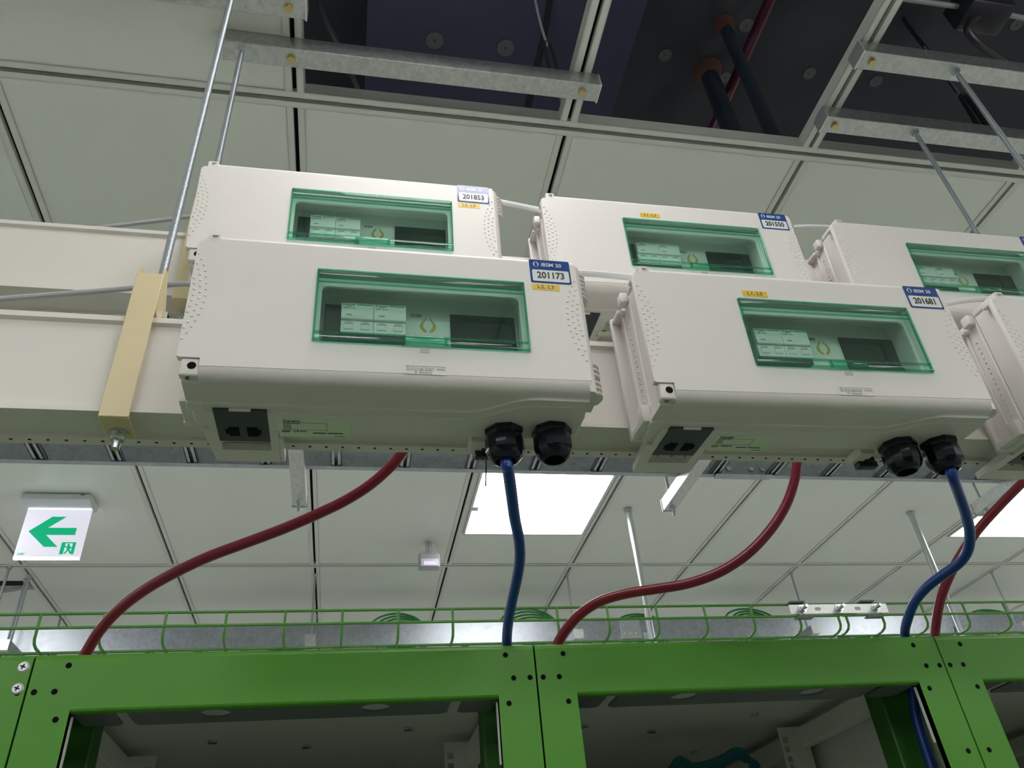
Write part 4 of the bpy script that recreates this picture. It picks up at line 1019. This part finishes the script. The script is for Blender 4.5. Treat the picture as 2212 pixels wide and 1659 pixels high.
p0, p1 = atZ(1668, -10, 2.80), atZ(1538, 285, 2.80)
dv = (p1-p0).normalized()
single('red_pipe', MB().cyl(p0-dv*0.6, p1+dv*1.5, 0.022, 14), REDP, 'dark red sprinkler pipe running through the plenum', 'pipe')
for px, py, r, lab in ((1563, 52, 0.024, 'nearer the red pipe top'), (1528, 152, 0.036, 'thicker, below an orange foam collar')):
    c = atZ(px, py, SLZ); B = (c.x, c.y, 1.75)
    t = thing('lagged_pipe', B, 'dark vertical lagged pipe dropping from the slab, '+lab, 'pipe', 'dark vertical pipes in the plenum')
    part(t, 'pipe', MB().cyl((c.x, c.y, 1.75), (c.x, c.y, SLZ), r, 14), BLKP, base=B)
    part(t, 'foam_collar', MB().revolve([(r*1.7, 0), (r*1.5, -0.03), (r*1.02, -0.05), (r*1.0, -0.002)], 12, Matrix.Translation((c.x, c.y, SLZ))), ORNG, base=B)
m = MB(); pts = [atY(x, y, Y) for x, y, Y in ((680, -30, 1.18), (695, 20, 1.20), (712, 62, 1.22), (735, 110, 1.25), (755, 155, 1.30), (772, 195, 1.34), (800, 260, 1.40))]
m.tube(pts, 0.011, 10, 6)
single('flexible_conduit', m, BLACKM, 'black corrugated conduit inside the first open tile', 'conduit')
B = tuple(atY(1180, 92, 1.16))
t = thing('wire_hook', B, 'black hook hanging on a rod in the open tile', 'hook')
part(t, 'rod', MB().tube([atY(1152, -20, 1.16), atY(1166, 45, 1.16), atY(1182, 98, 1.16)], 0.004, 8, 3), RACKDK, base=B)
part(t, 'clevis', MB().tube([atY(1190, 160, 1.16), atY(1180, 120, 1.16), atY(1176, 98, 1.16), atY(1181, 90, 1.16), atY(1188, 96, 1.16), atY(1197, 125, 1.16), atY(1208, 165, 1.16)], 0.0045, 8, 4), BLACKM, base=B)
part(t, 'end_rod', MB().tube([atY(1208, 200, 1.16), atY(1214, 228, 1.16)], 0.003, 8, 1), ZINC, base=B)
c = [atY(1190, -20, 1.22), atY(1175, 80, 1.22), atY(1150, 180, 1.22), atY(1135, 270, 1.22)]
single('brace_strap', MB().tube(c, 0.010, 4, 3), BLACKM, 'flat dark strap slanting behind the hook in the open tile', 'strap')
B = tuple(atY(2085, 215, 1.10))
t = thing('wire_hook', B, 'black hook on a rod in the far open tile', 'hook')
part(t, 'rod', MB().tube([atY(1930, 20, 1.5), atY(2000, 105, 1.35), atY(2075, 205, 1.10)], 0.0035, 8, 3), RACKDK, base=B)
part(t, 'clevis', MB().tube([atY(2118, 280, 1.10), atY(2085, 225, 1.10), atY(2075, 208, 1.10), atY(2090, 212, 1.10), atY(2140, 285, 1.10)], 0.007, 8, 4), BLACKM, base=B)
jb = atZ(2110, 15, 2.70); B = (jb.x, jb.y, 2.62)
t = thing('conduit_box', B, 'black junction box with conduits at the picture corner', 'junction box')
part(t, 'box', MB().box(jb.x-0.09, jb.x+0.09, jb.y-0.06, jb.y+0.06, 2.62, 2.74, 0.008), BLACKM, base=B)
part(t, 'conduit', MB().tube([(jb.x-0.08, jb.y, 2.68), (jb.x-0.5, jb.y+0.02, 2.72), (jb.x-1.0, jb.y+0.05, 2.78)], 0.010, 10, 3), RACKDK, base=B)
part(t, 'conduit', MB().tube([(jb.x+0.08, jb.y, 2.68), (jb.x+0.5, jb.y+0.02, 2.68), (jb.x+1.0, jb.y+0.05, 2.68)], 0.010, 10, 3), RACKDK, base=B)
part(t, 'flexible_conduit', MB().tube([(jb.x-0.02, jb.y, 2.64), atY(2090, 60, jb.y+0.02), atY(2110, 90, jb.y+0.05), atY(2160, 125, jb.y+0.1), atY(2230, 165, jb.y+0.15)], 0.014, 10, 5), BLACKM, base=B)
single('black_conduit', MB().tube([atY(1935, 15, 1.36), atY(1965, 60, 1.36), atY(2010, 118, 1.36), atY(2070, 200, 1.36)], 0.008, 8, 4), BLACKM, 'thin black conduit crossing the far open tile', 'conduit')
